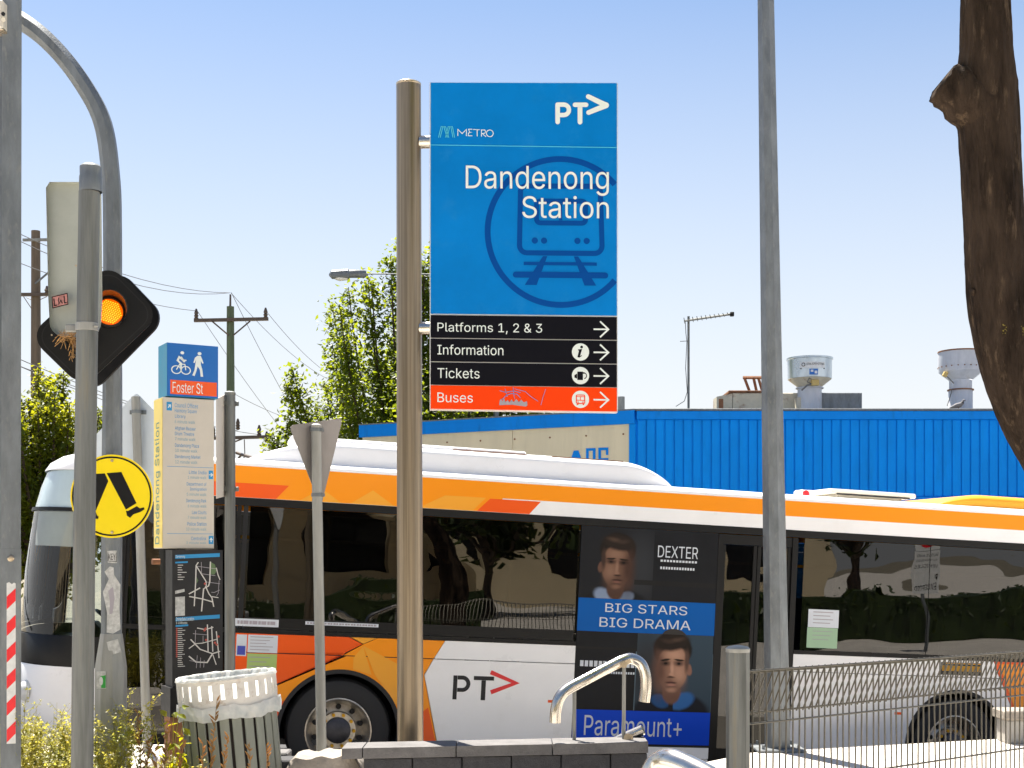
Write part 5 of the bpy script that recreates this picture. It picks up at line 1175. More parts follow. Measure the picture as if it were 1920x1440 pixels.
# tilted twin lamp boards
def lampboard(name, label, cpx, cpy, d, N, back=False):
    t = thing(name, label, 'warning light', W(cpx, cpy, d))
    e1 = V((.72, 0, .694)); e1 = (e1-N*e1.dot(N)).normalized(); e2 = N.cross(e1); c = W(cpx, cpy, d); s = d/F
    def bf_(x, y, h): return c+e1*x*s+e2*y*s+N*h
    mb = MB(); mb.prism(rrect(-101, -66, 101, 66, 34, 8), bf_, -.02, 0); bd = mb.build('board', K['black'], t)
    f = Flat(bf_, .0015); f.line(rrect(-93, -58, 93, 58, 29, 8), 2., True); f.build('board_groove', K['black_matt'], bd)
    for sx in (1, -1):
        lc = bf_(36*sx, 0, 0)
        mb = MB(); mb.lathe(lc, [(.082, 0), (.082, .03), (.070, .032), (.070, .01), (0, .012)], 30, N); h_ = mb.build('lamp', K['black'], t, True)
        mb = MB(); mb.lathe(lc, [(0, .030), (.04, .027), (.066, .016), (.068, .012)], 30, N); mb.build('lens', K['amberlamp'] if (sx == 1 and not back) else K['lens_off'], h_, True, local=False)
        if sx == 1 and not back:
            mb = MB()
            for i in range(-6, 7):
                for j in range(-6, 7):
                    x_, y_ = (i+.5*(j % 2))*.0115, j*.0105
                    if math.hypot(x_, y_) < .060:
                        q = lc+e1*x_+e2*y_+N*(.031-.014*(math.hypot(x_, y_)/.074)**2); mb.lathe(q, [(0, .003), (.0036, .0015), (.0042, -.001)], 6, N)
            stuff(mb.build('lens_diodes', K['amberdot'], h_))
        # hood over the top of the lens
        mb = MB(); up = (V((0, 0, 1))-N*N.z).normalized(); rt = N.cross(up); ns = 16
        for (rr, zz_) in ((.085, 0.02), (.088, .20), (.083, .20), (.080, .02)):
            for k in range(ns+1):
                a = R(-38+256*k/ns); ln = zz_ if zz_ < .1 else zz_*(.62+.38*max(0, math.sin(a)))
                mb.v.append(lc+rt*rr*math.cos(a)+up*rr*math.sin(a)+N*ln)
        for i in range(3):
            for k in range(ns): mb.f.append((i*(ns+1)+k, i*(ns+1)+k+1, (i+1)*(ns+1)+k+1, (i+1)*(ns+1)+k))
        mb.build('hood', K['black'], t, True, sharp=40)
    mb = MB(); p = bf_(0, 0, -.02); mb.tube([p, p+(-N)*.12, p+(-N)*.12+V((0, 0, -.02))], .02, 8)
    mb.lathe(bf_(-46, -8, -.03), [(.03, 0), (.04, 0), (.04, .012), (.03, .012), (.03, 0)], 16, -N)
    mb.build('bracket', K['black'], t)
    mb = MB()
    for (x_, y_) in ((40, 48), (-70, 40), (-72, -42)): q = bf_(x_, y_, .0); mb.lathe(q, [(0, .004), (.004, .003), (.005, 0)], 8, N)
    mb.build('screw', K['bronze'], t)
    return t
lampboard('flashing_lamp_board', 'black tilted twin warning lamp board with one amber lamp lit', 179, 610, 6.95, V((.30, -.95, -.02)).normalized())
lampboard('flashing_lamp_board', 'second black lamp board facing away just behind the lit one', 199, 622, 7.28, V((.1, .99, .0)).normalized(), True)
# diamond sign back on a leaning post
d = 9.8
t = thing('diamond_sign', 'pale diamond road sign seen from behind on a leaning post', 'road sign', W(278, 1471, d))
mb = MB(); mb.prism([(256, 738), (262, 742), (366, 850), (366, 862), (262, 966), (250, 966), (146, 862), (146, 850), (250, 742)], lambda x, y, h: W(x, y, d+.05+h), 0, .004); mb.build('plate', K['paleback'], t)
mb = MB(); mb.tube([W(278, 1471, d), W(254.5, 744, d)], .0325, 16); mb.build('post', K['galv_light'], t, True)
mb = MB()
for py in (772, 930): c_ = W(255+(py-744)*.032, py, d); mb.lathe(c_, [(.034, -.012), (.036, -.012), (.036, .012), (.034, .012)], 16); mb.box(c_+V((0, .04, 0)), (.12, .012, .03))
mb.build('clamp', K['galv'], t)
# no standing style sign seen edge on
d = 10.0
t, b = polething('sign_post', 'dark round post with narrow cream notice sign turned edge on', 'road sign', 431, d)
mb = MB(); mb.tube([b, W(431.5, 740, d)], .039, 20); mb.lathe(W(431.5, 741, d), [(.039, 0), (.041, .004), (.041, .02), (.03, .028), (0, .03)], 20); mb.build('post', K['galv_dark'], t, True)
for py in (757, 917):
    mb = MB(); c_ = W(431, py, d); mb.lathe(c_, [(.04, -.018), (.0445, -.018), (.0445, .018), (.04, .018)], 20); mb.box(c_+V((-.055, -.02, 0)), (.05, .03, .036), bev=.004); mb.box(c_+V((.052, 0, 0)), (.03, .02, .034), bev=.004); mb.cyl(c_+V((.05, -.02, 0)), c_+V((.05, .02, 0)), .009, n=8); mb.build('clamp', K['galv_dark'], t)
e0, e1_ = W(405, 0, 9.74), W(420.5, 0, 10.0); e0.z = e1_.z = 0; eu = (e1_-e0); en = V((-eu.y, eu.x, 0)).normalized(); en = en if en.y < 0 and en.x < 0 else (-en if -en.y < 0 and -en.x < 0 else en)
if en.x > 0: en = -en
def ep(px, py, h): u = (px-405)/15.5; return e0+eu*u+en*h+V((0, 0, 1.65-(py-(1-u)*0-1050)*(9.74+.26*u)/F))
mb = MB(); mb.prism([(405, 935), (420.5, 931), (420.5, 740), (405, 748)], ep, -.004, 0); pl = mb.build('plate', K['cream'], t)
for (x0_, y0_) in ((408.5, 803), (415.5, 798), (408.8, 847), (416, 841)):
    f = Flat(ep, .001); f.ring(x0_, y0_, 2.5, 3.0, 0, 360, 28, 7.0); f.build('red_ring', K['mapr'], pl)
f = Flat(ep, .001)
for k in range(9): f.line([(407, 880+k*5), (412+(k % 3), 879+k*5), (417-(k % 2)*2, 877.5+k*5)], 1.3)
f.build('sign_text', K['greypr'], pl)
# give way triangle from behind
d = 8.5
t, b = polething('give_way_sign', 'triangular give way sign seen from behind, turned edge on, on a thin post', 'road sign', 596, d)
mb = MB(); mb.tube([b, W(603, 1415, d), W(592.5, 800, d)], .0325, 16); mb.lathe(W(593, 802, d), [(.0325, 0), (.034, .003), (.034, .016), (.02, .025), (0, .026)], 16); mb.build('post', K['galv_light'], t, True)
q0, q1, q2 = W(546, 797, 8.42), W(644, 784, 8.62), W(604, 946, 8.55)
def tri(x, y, h):
    a = q0+(q1-q0)*x+(q2-(q0+q1)/2)*y; nn = (q1-q0).cross(q2-q0).normalized(); nn = nn if nn.y > 0 else -nn; return a+nn*(h+.02)
rc = [(.06, 0), (.94, 0), (.985, .02), (.985, .055), (.535, .96), (.5, .985), (.465, .96), (.015, .055), (.015, .02)]
mb = MB(); mb.prism(rc, tri, 0, .003); mb.build('plate', K['signgrey'], t)
f = Flat(tri, .006); f.poly([(x, y) for x, y in rc]); f.build('front_face', K['reflw'], t)
for py in (806, 928): mb = MB(); c_ = W(592.5+(py-800)*.017, py, d); mb.lathe(c_, [(.0335, -.011), (.0375, -.011), (.0375, .011), (.0335, .011)], 18); mb.box(c_+V((.034, .0, 0)), (.025, .05, .02)); mb.build('clamp_band', K['galv'], t)
# tall octagonal lamp pole at right
d = 11.6
t, b = polething('lamp_pole', 'tall tapered octagonal grey lamp pole standing behind the mesh fence', 'street light', 1458, d)
mb = MB(); mb.tube([b, W(1456, 1250, d), W(1435, -60, d), W(1420, -1100, d)], [.116, .112, .0735, .05], 8, ref=(1, 0, 0), ph=.2); mb.build('pole', K['galv'], t, True, sharp=25)
mb = MB(); q = W(1420, -1100, d); mb.tube([q, q+V((-.2, .1, .35)), q+V((-1.1, .3, .5))], .04, 10); mb.box(q+V((-1.5, .36, .5)), (.8, .26, .12), bev=.04); mb.build('lamp_head', K['chalk'], t)
anch(t, s=.42)

# ------------------------------------------------------------------ mesh fence at right
FA = V((W(1403, 0, 6.7).x, 6.7, 0)); FDIR = V((.800, .600, 0)).normalized(); FN = V((-FDIR.y, FDIR.x, 0))
fc = thing('mesh_fence', 'roll top welded wire mesh fence panel running off to the right', 'fence', FA)
zT, zB, zH = 1.092, .862, .826; rw = random.Random(3)
def fp_(s, o, z): return FA+FDIR*s+FN*o+V((0, 0, z))
wires = MB
for k in range(66):
    s = .03+.0502*k; j = rw.uniform(-.007, .007); j2 = rw.uniform(-.005, .005)
    mb = MB(); mb.tube([fp_(s+j, 0, .06), fp_(s+j*.6, rw.uniform(-.006, .006), .42), fp_(s+j2, .0, zH), fp_(s, 0, zT-.006)], .0047, 5); mb.build('wire', K['mesh'], fc, True)
    mb = MB(); mb.tube([fp_(s+.004, .0, zT+.004), fp_(s+.012, .012, zT-.012), fp_(s+.012+j2*.3, .118, zB-.012)], .0047, 5); mb.build('roll_wire', K['mesh'], fc, True)
for (o_, z) in ((0, zT), (.012, zT-.010), (.118, zB), (.0, zH), (.0, .50), (0, .18)):
    mb = MB(); mb.tube([fp_(-.02, o_-.006, z), fp_(1.6, o_-.006, z+rw.uniform(-.003, .003)), fp_(3.34, o_-.006, z)], .0056, 6); mb.build('rail_wire', K['mesh'], fc, True)
for i, s in enumerate((-.075, 3.42)):
    c_ = fp_(s, .0, 0)
    mb = MB(); mb.tube([c_, c_+V((0, 0, 1.195))], .0585, 8, ref=(1, .2, 0), ph=.5); ps = mb.build('post', K['galv_dark'], fc, True, sharp=25)
    mb = MB(); mb.lathe(c_+V((0, 0, 1.19)), [(.0605, 0), (.0615, .008), (.0615, .018), (.05, .028), (.02, .034), (0, .035)], 16); mb.build('cap', K['galv_light'], ps, True)

# ------------------------------------------------------------------ litter bin
bn = thing('litter_bin', 'slatted grey litter bin leaning slightly, white slotted rim and clear plastic bag', 'bin', (-1.495, 7.4, 0)); bn.rotation_euler = (0, R(-5.2), 0)
BZ = 1.018
mb = MB(); mb.lathe((0, 0, 0), [(.262, BZ-.035), (.272, BZ-.032), (.275, BZ-.004), (.270, BZ), (.262, BZ-.003), (.262, BZ-.035)], 48); mb.build('rim', K['binwhite'], bn, True, local=True)
mb = MB(); mb.lathe((0, 0, 0), [(.264, BZ-.165), (.271, BZ-.163), (.271, BZ-.118), (.264, BZ-.116), (.264, BZ-.165)], 48); mb.build('band', K['binwhite'], bn, True, local=True)
sl = None
for k in range(26):
    a = 2*math.pi*k/26
    if sl is None:
        mb = MB(); mb.box((0, 0, 0), (.044, .006, .092)); sl = mb.build('rim_bar', K['binwhite'], bn, local=True); q = sl
    else: q = share(sl, bn, (0, 0, 0))
    q.location = (.2685*math.sin(a), -.2685*math.cos(a), BZ-.076); q.rotation_euler = (0, 0, a)
mb = MB(); mb.lathe((0, 0, 0), [(.235, .06), (.24, BZ-.19), (.2, BZ-.19), (.19, .06)], 32); mb.build('core', K['bincore'], bn, True, local=True)
sl = None
for k in range(24):
    a = 2*math.pi*(k+.35)/24
    if sl is None:
        mb = MB(); mb.box((0, 0, 0), (.050, .012, .80), bev=.003); sl = mb.build('slat', K['binslat'], bn, local=True); q = sl
    else: q = share(sl, bn, (0, 0, 0))
    q.location = (.252*math.sin(a), -.252*math.cos(a), .45); q.rotation_euler = (0, 0, a)
mb = MB(); mb.cyl((0, 0, .0), (0, 0, .07), .12, n=20); mb.build('foot', K['galv_dark'], bn, local=True)
bg_ = leafmat('milky_plastic_bag', (.75, .77, .8), (.8, .82, .85), .12, .5, 20)
rb = random.Random(5); mb = MB(); nk = 60
prof_ = [(.283, BZ-.15), (.284, BZ-.19), (.279, BZ-.225)]
for (r, z) in prof_:
    for k in range(nk): rr = r+.004*math.sin(k*1.1)+rb.uniform(-.003, .003); a = 2*math.pi*k/nk; mb.v.append(V((rr*math.cos(a), rr*math.sin(a), z+.008*math.sin(k*.7)+rb.uniform(-.004, .004))))
for i in range(2):
    for k in range(nk): mb.f.append((i*nk+k, i*nk+(k+1) % nk, (i+1)*nk+(k+1) % nk, (i+1)*nk+k))
mb.build('bag_skirt', bg_, bn, False, local=True)
mb = MB()
for (r, z, w_) in ((.279, BZ-.012, .0), (.272, BZ+.006, .002), (.262, BZ+.004, .004), (.245, BZ-.05, .014), (.215, BZ-.13, .02), (.18, BZ-.22, .02), (.0, BZ-.28, 0)):
    for k in range(nk): rr = r+w_*math.sin(k*2.3+z*30)+rb.uniform(-w_, w_)*.5; a = 2*math.pi*k/nk; mb.v.append(V((rr*math.cos(a), rr*math.sin(a), z+rb.uniform(-.003, .003))))
for i in range(6):
    for k in range(nk): mb.f.append((i*nk+k, i*nk+(k+1) % nk, (i+1)*nk+(k+1) % nk, (i+1)*nk+k))
mb.build('bag', bg_, bn, False, local=True)

# ------------------------------------------------------------------ power poles, wires, far street light
def gz(x, y): return zr((V((x, y, 0))-V((BO.x, BO.y, 0))).dot(UH))-.03
def base(px, d): p = W(px, 0, d); return V((p.x, d, gz(p.x, d)))
d = 50; b = base(433, d)
t = thing('power_pole', 'green grey wooden power pole with wide crossarm behind the sign post', 'power pole', b)
mb = MB(); mb.tube([b, W(432, 575, d)], [.19, .14], 14); mb.build('pole', K['timber_g'], t, True)
mb = MB(); mb.tube([W(431.5, 600, d), W(432, 552, d)], [.05, .035], 8); mb.build('top_pin', K['insul'], t, True)
for (pa, pb, py) in ((364, 503, 600), (388, 505, 821)):
    mb = MB(); a, c_ = W(pa, py+1, d-.2), W(pb, py-2, d-.2); mb.tube([a, c_], .085, 4, ref=(0, 1, 0), ph=.5); mb.build('crossarm', K['insul'], t)
mb = MB()
for s_ in (-1, 1): mb.tube([W(433+s_*36, 602, d-.25), W(433+s_*4, 629, d-.2)], .03, 5)
mb.tube([W(441, 828, d-.2), W(456, 822, d-.25)], .03, 5); mb.build('brace', K['insul'], t)
mb = MB()
for (px, py) in ((368, 600), (498, 598), (400, 820), (486, 818), (500, 830), (446, 806)): mb = MB(); c_ = W(px, py, d-.2); mb.lathe(c_, [(.05, 0), (.09, .06), (.06, .10), (.09, .16), (.06, .2), (.08, .26), (.03, .42)], 10); mb.build('insulator', K['insul'], t, True)
mb = MB(); mb.tube([W(444, 849, d), W(452, 852, d-.3), W(486, 862, d-2)], .06, 8); mb.tube([W(453, 853, d-.3), W(448, 858, d), W(447, 863, d), W(452, 868, d)], .04, 6); mb.tube([W(458, 824, d), W(459, 850, d), W(456, 866, d)], .018, 5); mb.build('lamp_bracket', K['insul'], t, True)
d = 45; b = base(68, d)
t = thing('power_pole', 'brown timber power pole rising behind the left tree between the steel posts', 'power pole', b)
mb = MB(); mb.tube([b, W(67, 433, d)], [.20, .145], 14); mb.build('pole', K['timber'], t, True)
for (pa, pb, py, r) in ((43, 128, 450, .06), (-40, 92, 553, .075)):
    mb = MB(); mb.tube([W(pa, py, d-.2), W(pb, py-1, d-.2)], r, 4, ref=(0, 1, 0), ph=.5); mb.build('crossarm', K['galv_light' if py < 500 else 'insul'], t)
mb = MB(); mb.tube([W(66, 532, d-.2), W(94, 508, d-.3)], .035, 5); mb.build('brace', K['galv'], t)
mb = MB()
for (px, py) in ((88, 553), (20, 553)): c_ = W(px, py, d-.2); mb.lathe(c_, [(.05, 0), (.09, .06), (.06, .10), (.09, .16), (.06, .2), (.03, .3)], 10)
mb.tube([W(44, 556, d), W(60, 580, d), W(72, 586, d)], .014, 5); mb.tube([W(50, 558, d), W(66, 566, d), W(88, 556, d)], .014, 5); mb.tube([W(92, 540, d), W(86, 545, d), W(90, 552, d)], .02, 5); mb.build('fitting', K['insul'], t, True)
def wire(a, b, sag, r=.011, n=14, lb='thin overhead power line crossing the pale sky'):
    a, b = V(a), V(b); mb = MB(); mb.tube([a+(b-a)*(i/n)-V((0, 0, sag*4*(i/n)*(1-i/n))) for i in range(n+1)], r, 5)
    tag(mb.build('power_line', K['wire'], None, True), lb, 'cable', 'overhead power lines')
for (px, d_, pt_, lb_, arms) in ((-350, 24, 190, 'timber power pole beyond the left edge of the view', (235, 300, 510)), (640, 78, 712, 'distant timber power pole hidden behind the pear tree', (724, 800, 900))):
    b = base(px, d_); t = thing('power_pole', lb_, 'power pole', b)
    mb = MB(); mb.tube([b, W(px, pt_, d_)], [.19, .14], 12); mb.build('pole', K['timber'], t, True)
    for y_ in arms: mb = MB(); c_ = W(px, y_, d_-.2); mb.box(c_, (2.4, .13, .13)); mb.build('crossarm', K['insul'], t)
WL = ['topmost power line from upper left to the pole top', 'power line sagging from upper left to the left insulator', 'second power line from upper left to the pole top', 'power line from the pole top toward the pear tree', 'power line dropping steeply from the pole top to the right', 'power line dropping from the left insulator to the right', 'power line from the right insulator to the tree', 'low line from the left to the lower crossarm', 'low line behind the lamp board to the lower crossarm', 'low line reaching the right end of the lower crossarm', 'line leaving the right end of the lower crossarm', 'nearly level line from the sign post to the triangle sign', 'line falling from the lower crossarm behind the bus roof']
for (p0, d0, p1, d1, sg_) in (((-350, 230), 24, (430, 549), 50, .75), ((-385, 300), 24, (368, 583), 50, .5), ((-330, 240), 24, (431, 549), 50, .95),
        ((433, 549), 50, (640, 722), 78, .5), ((434, 549), 50, (630, 900), 78, .4), ((370, 583), 50, (612, 900), 78, .4), ((498, 582), 50, (660, 722), 78, .5),
        ((-350, 510), 24, (430, 826), 50, .3), ((-370, 512), 24, (446, 808), 50, .4), ((-310, 508), 24, (486, 815), 50, .5), ((486, 818), 50, (655, 900), 78, .3), ((433, 735), 50, (640, 800), 78, .4), ((498, 832), 50, (665, 900), 78, .2)):
    wire(W(*p0, d0), W(*p1, d1), sg_, lb=WL.pop(0))
d = 36; b = base(931, d)
t = thing('street_lamp', 'slim street lamp with long arm and flat head reaching over the pear tree', 'street light', b)
mb = MB(); mb.tube([b, W(930, 700, d), W(930, 530, d), W(922, 517, d), W(890, 514.5, d), W(684, 513.5, d)], [.085, .07, .05, .032, .022, .018], 10); mb.build('pole', K['galv'], t, True)
mb = MB(); p0, p1 = W(686, 513, d), W(617, 515, d)
mb.tube([W(687, 513, d), W(683, 513.5, d), W(655, 513.5, d), W(653, 514, d), W(622, 515, d), W(617, 515.5, d)], [.05, .075, .075, .095, .08, .02], 10, flat=1.5); lh = mb.build('lamp_head', K['galv'], t, True, sharp=30)
mb = MB(); mb.tube([W(652, 520, d), W(636, 521, d), W(624, 519, d)], [.05, .06, .03], 10, flat=1.5); mb.build('lens', K['panel_edge'], lh, True)

# ------------------------------------------------------------------ trees
def leafset(name, cs, size, m, par, rnd, droop=.3, lit=1.7):
    vs = []; fs = []; u_ = rnd.uniform
    for c in cs:
        a = u_(0, 6.283); tilt = u_(-.9, .7)-droop; l = size*u_(.65, 1.3); w = l*u_(.26, .38)
        ax_ = V((math.cos(a)*math.cos(tilt), math.sin(a)*math.cos(tilt), math.sin(tilt)))
        sd_ = ax_.cross(V((u_(-.5, .5), u_(-.5, .5), 1))).normalized()
        n = len(vs); nn = ax_.cross(sd_)*l*.12
        vs += [c, c+ax_*l*.45+sd_*w+nn, c+ax_*l, c+ax_*l*.45-sd_*w+nn]; fs += [(n, n+1, n+2), (n, n+2, n+3)]
    return raw(name, vs, fs, m, par)
def tree(name, label, b, H, stems, spread, nleaf, size, mleaf, seed, clear=.25, group=None, tr=.14, top=1., lean=0., env=None):
    rnd = random.Random(seed); t = thing(name, label, 'tree', b, group)
    mb = MB(); h0 = H*clear
    mb.tube([b, b+V((.03, .02, h0*.6)), b+V((.0, .0, h0))], [tr*1.35, tr*1.05, tr], 10)
    cs = []; brs = MB()
    for k in range(stems):
        az = rnd.uniform(0, 2*math.pi); rr = math.sqrt(rnd.uniform(.0, 1)); 
        ht = H*(1-(.12+.42*rr*rr)*rnd.uniform(.6, 1.12)); out_ = spread*rr
        if k < 3: rr = .12; ht = H*rnd.uniform(.93, 1.); out_ = spread*rr
        s0 = b+V((0, 0, h0*rnd.uniform(.75, 1.15)))
        tip = b+V((math.cos(az)*out_+lean*ht/H, math.sin(az)*out_, ht))
        mid = s0*.5+tip*.5+V((math.cos(az)*out_*.28, math.sin(az)*out_*.28, -.04*H))
        pts = []
        for i in range(9):
            f_ = i/8; pts.append(s0*(1-f_)**2+mid*2*f_*(1-f_)+tip*f_*f_)
        brs.tube(pts, [tr*.5*(1-i/8)+.012 for i in range(9)], 5, False)
        nl = int(nleaf/stems)
        for i in range(nl):
            f_ = rnd.random()**.75*.86+.14; j = min(7, int(f_*8)); g = f_*8-j; c = pts[j]*(1-g)+pts[j+1]*g
            w_ = .075*H*(1-f_)**.7*.75+.02*H
            v = V((rnd.gauss(0, 1), rnd.gauss(0, 1), rnd.gauss(0, 1.1)))
            c = c+v*w_*.55
            cs.append(c)
    mb.build('trunk', K['bark2'], t, True); stuff(brs.build('limbs', K['bark2'], t, True))
    stuff(leafset('crown', cs, size, mleaf, t, rnd)); return t
tree('pear_tree', 'tall upright pear tree with glossy green leaves behind the beige wall', base(780, 38), 11.1-gz(-2.5, 38)+.1, 58, 4.1, 62000, .155, K['leaf'], 2, .16, None, .16)
tree('leafy_tree', 'bushy yellow green tree in sunlight behind the bus front at left', base(95, 30), 6.2-gz(-10, 30), 54, 2.3, 34000, .125, K['leaf2'], 7, .2, None, .13)
tree('garden_tree', 'low rounded green tree top just showing above the beige wall roof', base(905, 47), 7.2-gz(-1, 47), 36, 3.4, 9000, .22, K['leaf'], 9, .2, None, .15)
# big trunk at right
d = 5.0
tr_ = thing('street_tree', 'dark leaning tree trunk with a sawn knob at the right edge', 'tree', (W(2150, 0, d).x, d, 0))
tp_ = [(2150, 1875, 125), (2140, 1500, 108), (2120, 1230, 96), (2090, 1060, 86), (2040, 930, 80), (1985, 838, 74), (1940, 765, 68), (1905, 690, 62), (1880, 600, 57), (1869, 520, 55), (1864, 420, 54), (1858, 300, 53), (1853, 215, 54), (1849, 160, 54), (1848, 90, 47), (1847, 0, 44), (1845, -60, 44), (1835, -200, 42), (1800, -420, 38), (1790, -640, 30)]
from mathutils import noise as mn
sp_ = smoothpath([W(a, b_, d) for a, b_, r in tp_], 9); rr_ = []
for i in range(len(tp_)-1):
    for k in range(9): rr_.append((tp_[i][2]*(1-k/9)+tp_[i+1][2]*k/9)*d/F)
rr_.append(tp_[-1][2]*d/F); rn = random.Random(6)
mb = MB(); n = 72; mb.tube(sp_, rr_, n)
for i in range(len(sp_)):
    for k in range(n):
        v = mb.v[i*n+k]; off = (v-sp_[i]); a = 2*math.pi*k/n; ca, sa = math.cos(a), math.sin(a); z = sp_[i].z
        q = .045*mn.noise((ca*1.3, sa*1.3, z*2.2))+.040*mn.noise((ca*4.5, sa*4.5, z*3.0+7))-.055*abs(mn.noise((ca*8, sa*8, z*4+3)))+.018*mn.noise((ca*16, sa*16, z*22))
        mb.v[i*n+k] = sp_[i]+off*(1+q+.02)
mb.build('trunk', K['bark'], tr_, True, sharp=70)
mb = MB(); mb.tube(smoothpath([W(1850, 215, d), W(1815, 190, d-.01), W(1785, 165, d-.02), W(1768, 152, d-.02)], 4), [.105]*3+[.097]*3+[.088]*3+[.077]*3+[.064], 40); n = 40
for i in range(13):
    for k in range(n):
        p_ = mb.v[i*n+k]; q = mn.noise(p_*16)*.012+mn.noise(p_*48)*.006; mb.v[i*n+k] = p_+V((q, -abs(q)*.4, mn.noise(p_*22+V((9, 1, 4)))*.011))
mb.build('knob', K['bark'], tr_, True, sharp=70)
mb = MB()
for (px, py) in ((1788, 215), (1795, 225), (1822, 548), (1815, 115)): mb.lathe(W(px+6, py, d-.03), [(0, .02), (.012, .015), (.02, 0), (.018, -.02)], 9, (-1, -.3, .1))
stuff(mb.build('bark_wart', K['bark'], tr_, True))
mb = MB()
for k in range(110):
    f_ = rn.random(); px = 1856+f_*16+rn.gauss(0, 6); py = 560+f_*75+rn.gauss(0, 5)
    if k > 96: px, py = rn.gauss(1895, 4), rn.gauss(632, 5)
    i_ = min(range(len(sp_)), key=lambda q: abs((CH-sp_[q].z)*F/d+HZ-py)); c_ = sp_[i_]; dx = W(px, py, d).x-c_.x; r_ = rr_[i_]
    if abs(dx) < r_*.95: y_ = c_.y-math.sqrt(max(0, r_*r_-dx*dx))*1.0; mb.lathe((c_.x+dx, y_, W(px, py, d).z), [(0, .002), (.002, .002), (.0045*rn.uniform(.4, 1.4), .0), (.004, -.006)], 6, (dx, y_-c_.y, 0))
stuff(mb.build('lichen', K['lichen'], tr_, True))
tipp = sp_[-1]; mb = MB(); cs = []
for k in range(16):
    az = rn.uniform(0, 6.28); a0_ = tipp-V((0, 0, rn.uniform(0, .9))); ln = rn.uniform(1.0, 2.4)
    e = a0_+V((math.cos(az)*ln, math.sin(az)*ln, rn.uniform(.5, 2.2))); m_ = (a0_+e)/2+V((0, 0, .35))
    pts = [a0_*(1-f_)**2+m_*2*f_*(1-f_)+e*f_*f_ for f_ in [i/6 for i in range(7)]]; mb.tube(pts, [.045*(1-i/6)+.008 for i in range(7)], 6, False)
    for j in range(260): f_ = rn.uniform(.3, 1); i_ = min(5, int(f_*6)); cs.append(pts[i_]+V((rn.gauss(0, .3), rn.gauss(0, .3), abs(rn.gauss(0, .28)))))
stuff(mb.build('limbs', K['bark'], tr_, True)); stuff(leafset('crown', [c for c in cs if c.z > 4.35], .13, K['leaf'], tr_, rn))

# ------------------------------------------------------------------ weeds and dry stalks at the lower left
rn = random.Random(21)
sv, sf, lc_ = MB(), None, []
for k in range(230):
    px = rn.uniform(-60, 350); d = rn.uniform(6.7, 8.1)
    if 132 < px < 185 and d < 6.6: continue
    b = W(px, 0, d); b.z = 0
    tall = (1325 if px < 250 else 1415)+abs(rn.gauss(0, 42))
    h = max(.22, W(0, tall, d).z)*rn.uniform(.72, 1.03); lean_ = V((rn.gauss(0, .07), rn.gauss(0, .05), 0))
    pts = [b+lean_*(f_*f_)*1.4+V((0, 0, h*f_)) for f_ in (0, .3, .6, .85, 1)]; sv.tube(pts, [.0035, .003, .0025, .0018, .001], 4, False)
    for j in range(rn.randint(14, 24)):
        f_ = rn.uniform(.35, 1); c = b+lean_*(f_*f_)*1.4+V((0, 0, h*f_)); az = rn.uniform(0, 6.28); l = rn.uniform(.04, .15)*(1.15-f_*.6)
        e = c+V((math.cos(az)*l, math.sin(az)*l, l*rn.uniform(.7, 1.5))); sv.tube([c, e], [.0016, .0008], 3, False)
        for q in range(7): g = rn.random(); lc_.append(c*(1-g)+e*g+V((rn.gauss(0, .006), rn.gauss(0, .006), rn.gauss(0, .006))))
stuff(tag(sv.build('weed_stems', K['weed']), 'thin stems of feathery weeds at the lower left', 'weeds')); 
stuff(tag(leafset('weed_foliage', lc_, .021, K['weed'], None, rn, -.3), 'feathery yellow green weed leaves round the posts at lower left', 'weeds'))
lg_ = []
for k in range(420): px = rn.uniform(-60, 350); d = rn.uniform(6.6, 8.0); b = W(px, 0, d); lg_.append(V((b.x, d, rn.uniform(.02, .62)*rn.random()+.05)))
stuff(tag(leafset('ground_weeds', lg_, .075, K['vine'], None, rn, -.2), 'broad leaved bright weeds low among the feathery ones', 'weeds'))
def stalk(px, pytop, pxb, d, lb, n=14):
    t = thing('dry_stalk', lb, 'plant', (W(pxb, 0, d).x, d, 0), 'dry seed stalks'); b = V((W(pxb, 0, d).x, d, 0)); e = W(px, pytop, d)
    mid = (b+e)/2+V((rn.uniform(-.04, .04), 0, .05)); pts = [b*(1-f_)**2+mid*2*f_*(1-f_)+e*f_*f_ for f_ in [i/8 for i in range(9)]]
    mb = MB(); mb.tube(pts, [.0042*(1-i/8)+.0012 for i in range(9)], 6); mb.build('stem', K['dry'], t, True)
    cs = MB()
    for k in range(n):
        f_ = 1-.42*(k/n)-rn.uniform(.0, .04); i_ = min(7, int(f_*8)); g = f_*8-i_; c = pts[i_]*(1-g)+pts[i_+1]*g; s_ = rn.choice((-1, 1))
        dr = V((s_*rn.uniform(.4, .9), rn.uniform(-.5, .5), rn.uniform(.7, 1.2))).normalized(); l = rn.uniform(.012, .036)
        cs.tube([c, c+dr*l*.35, c+dr*l*.75, c+dr*l*1.35], [.0012, .0045, .0052, .0008], 5, False)
    stuff(cs.build('seed_pods', K['dry'], t, True))
    return t
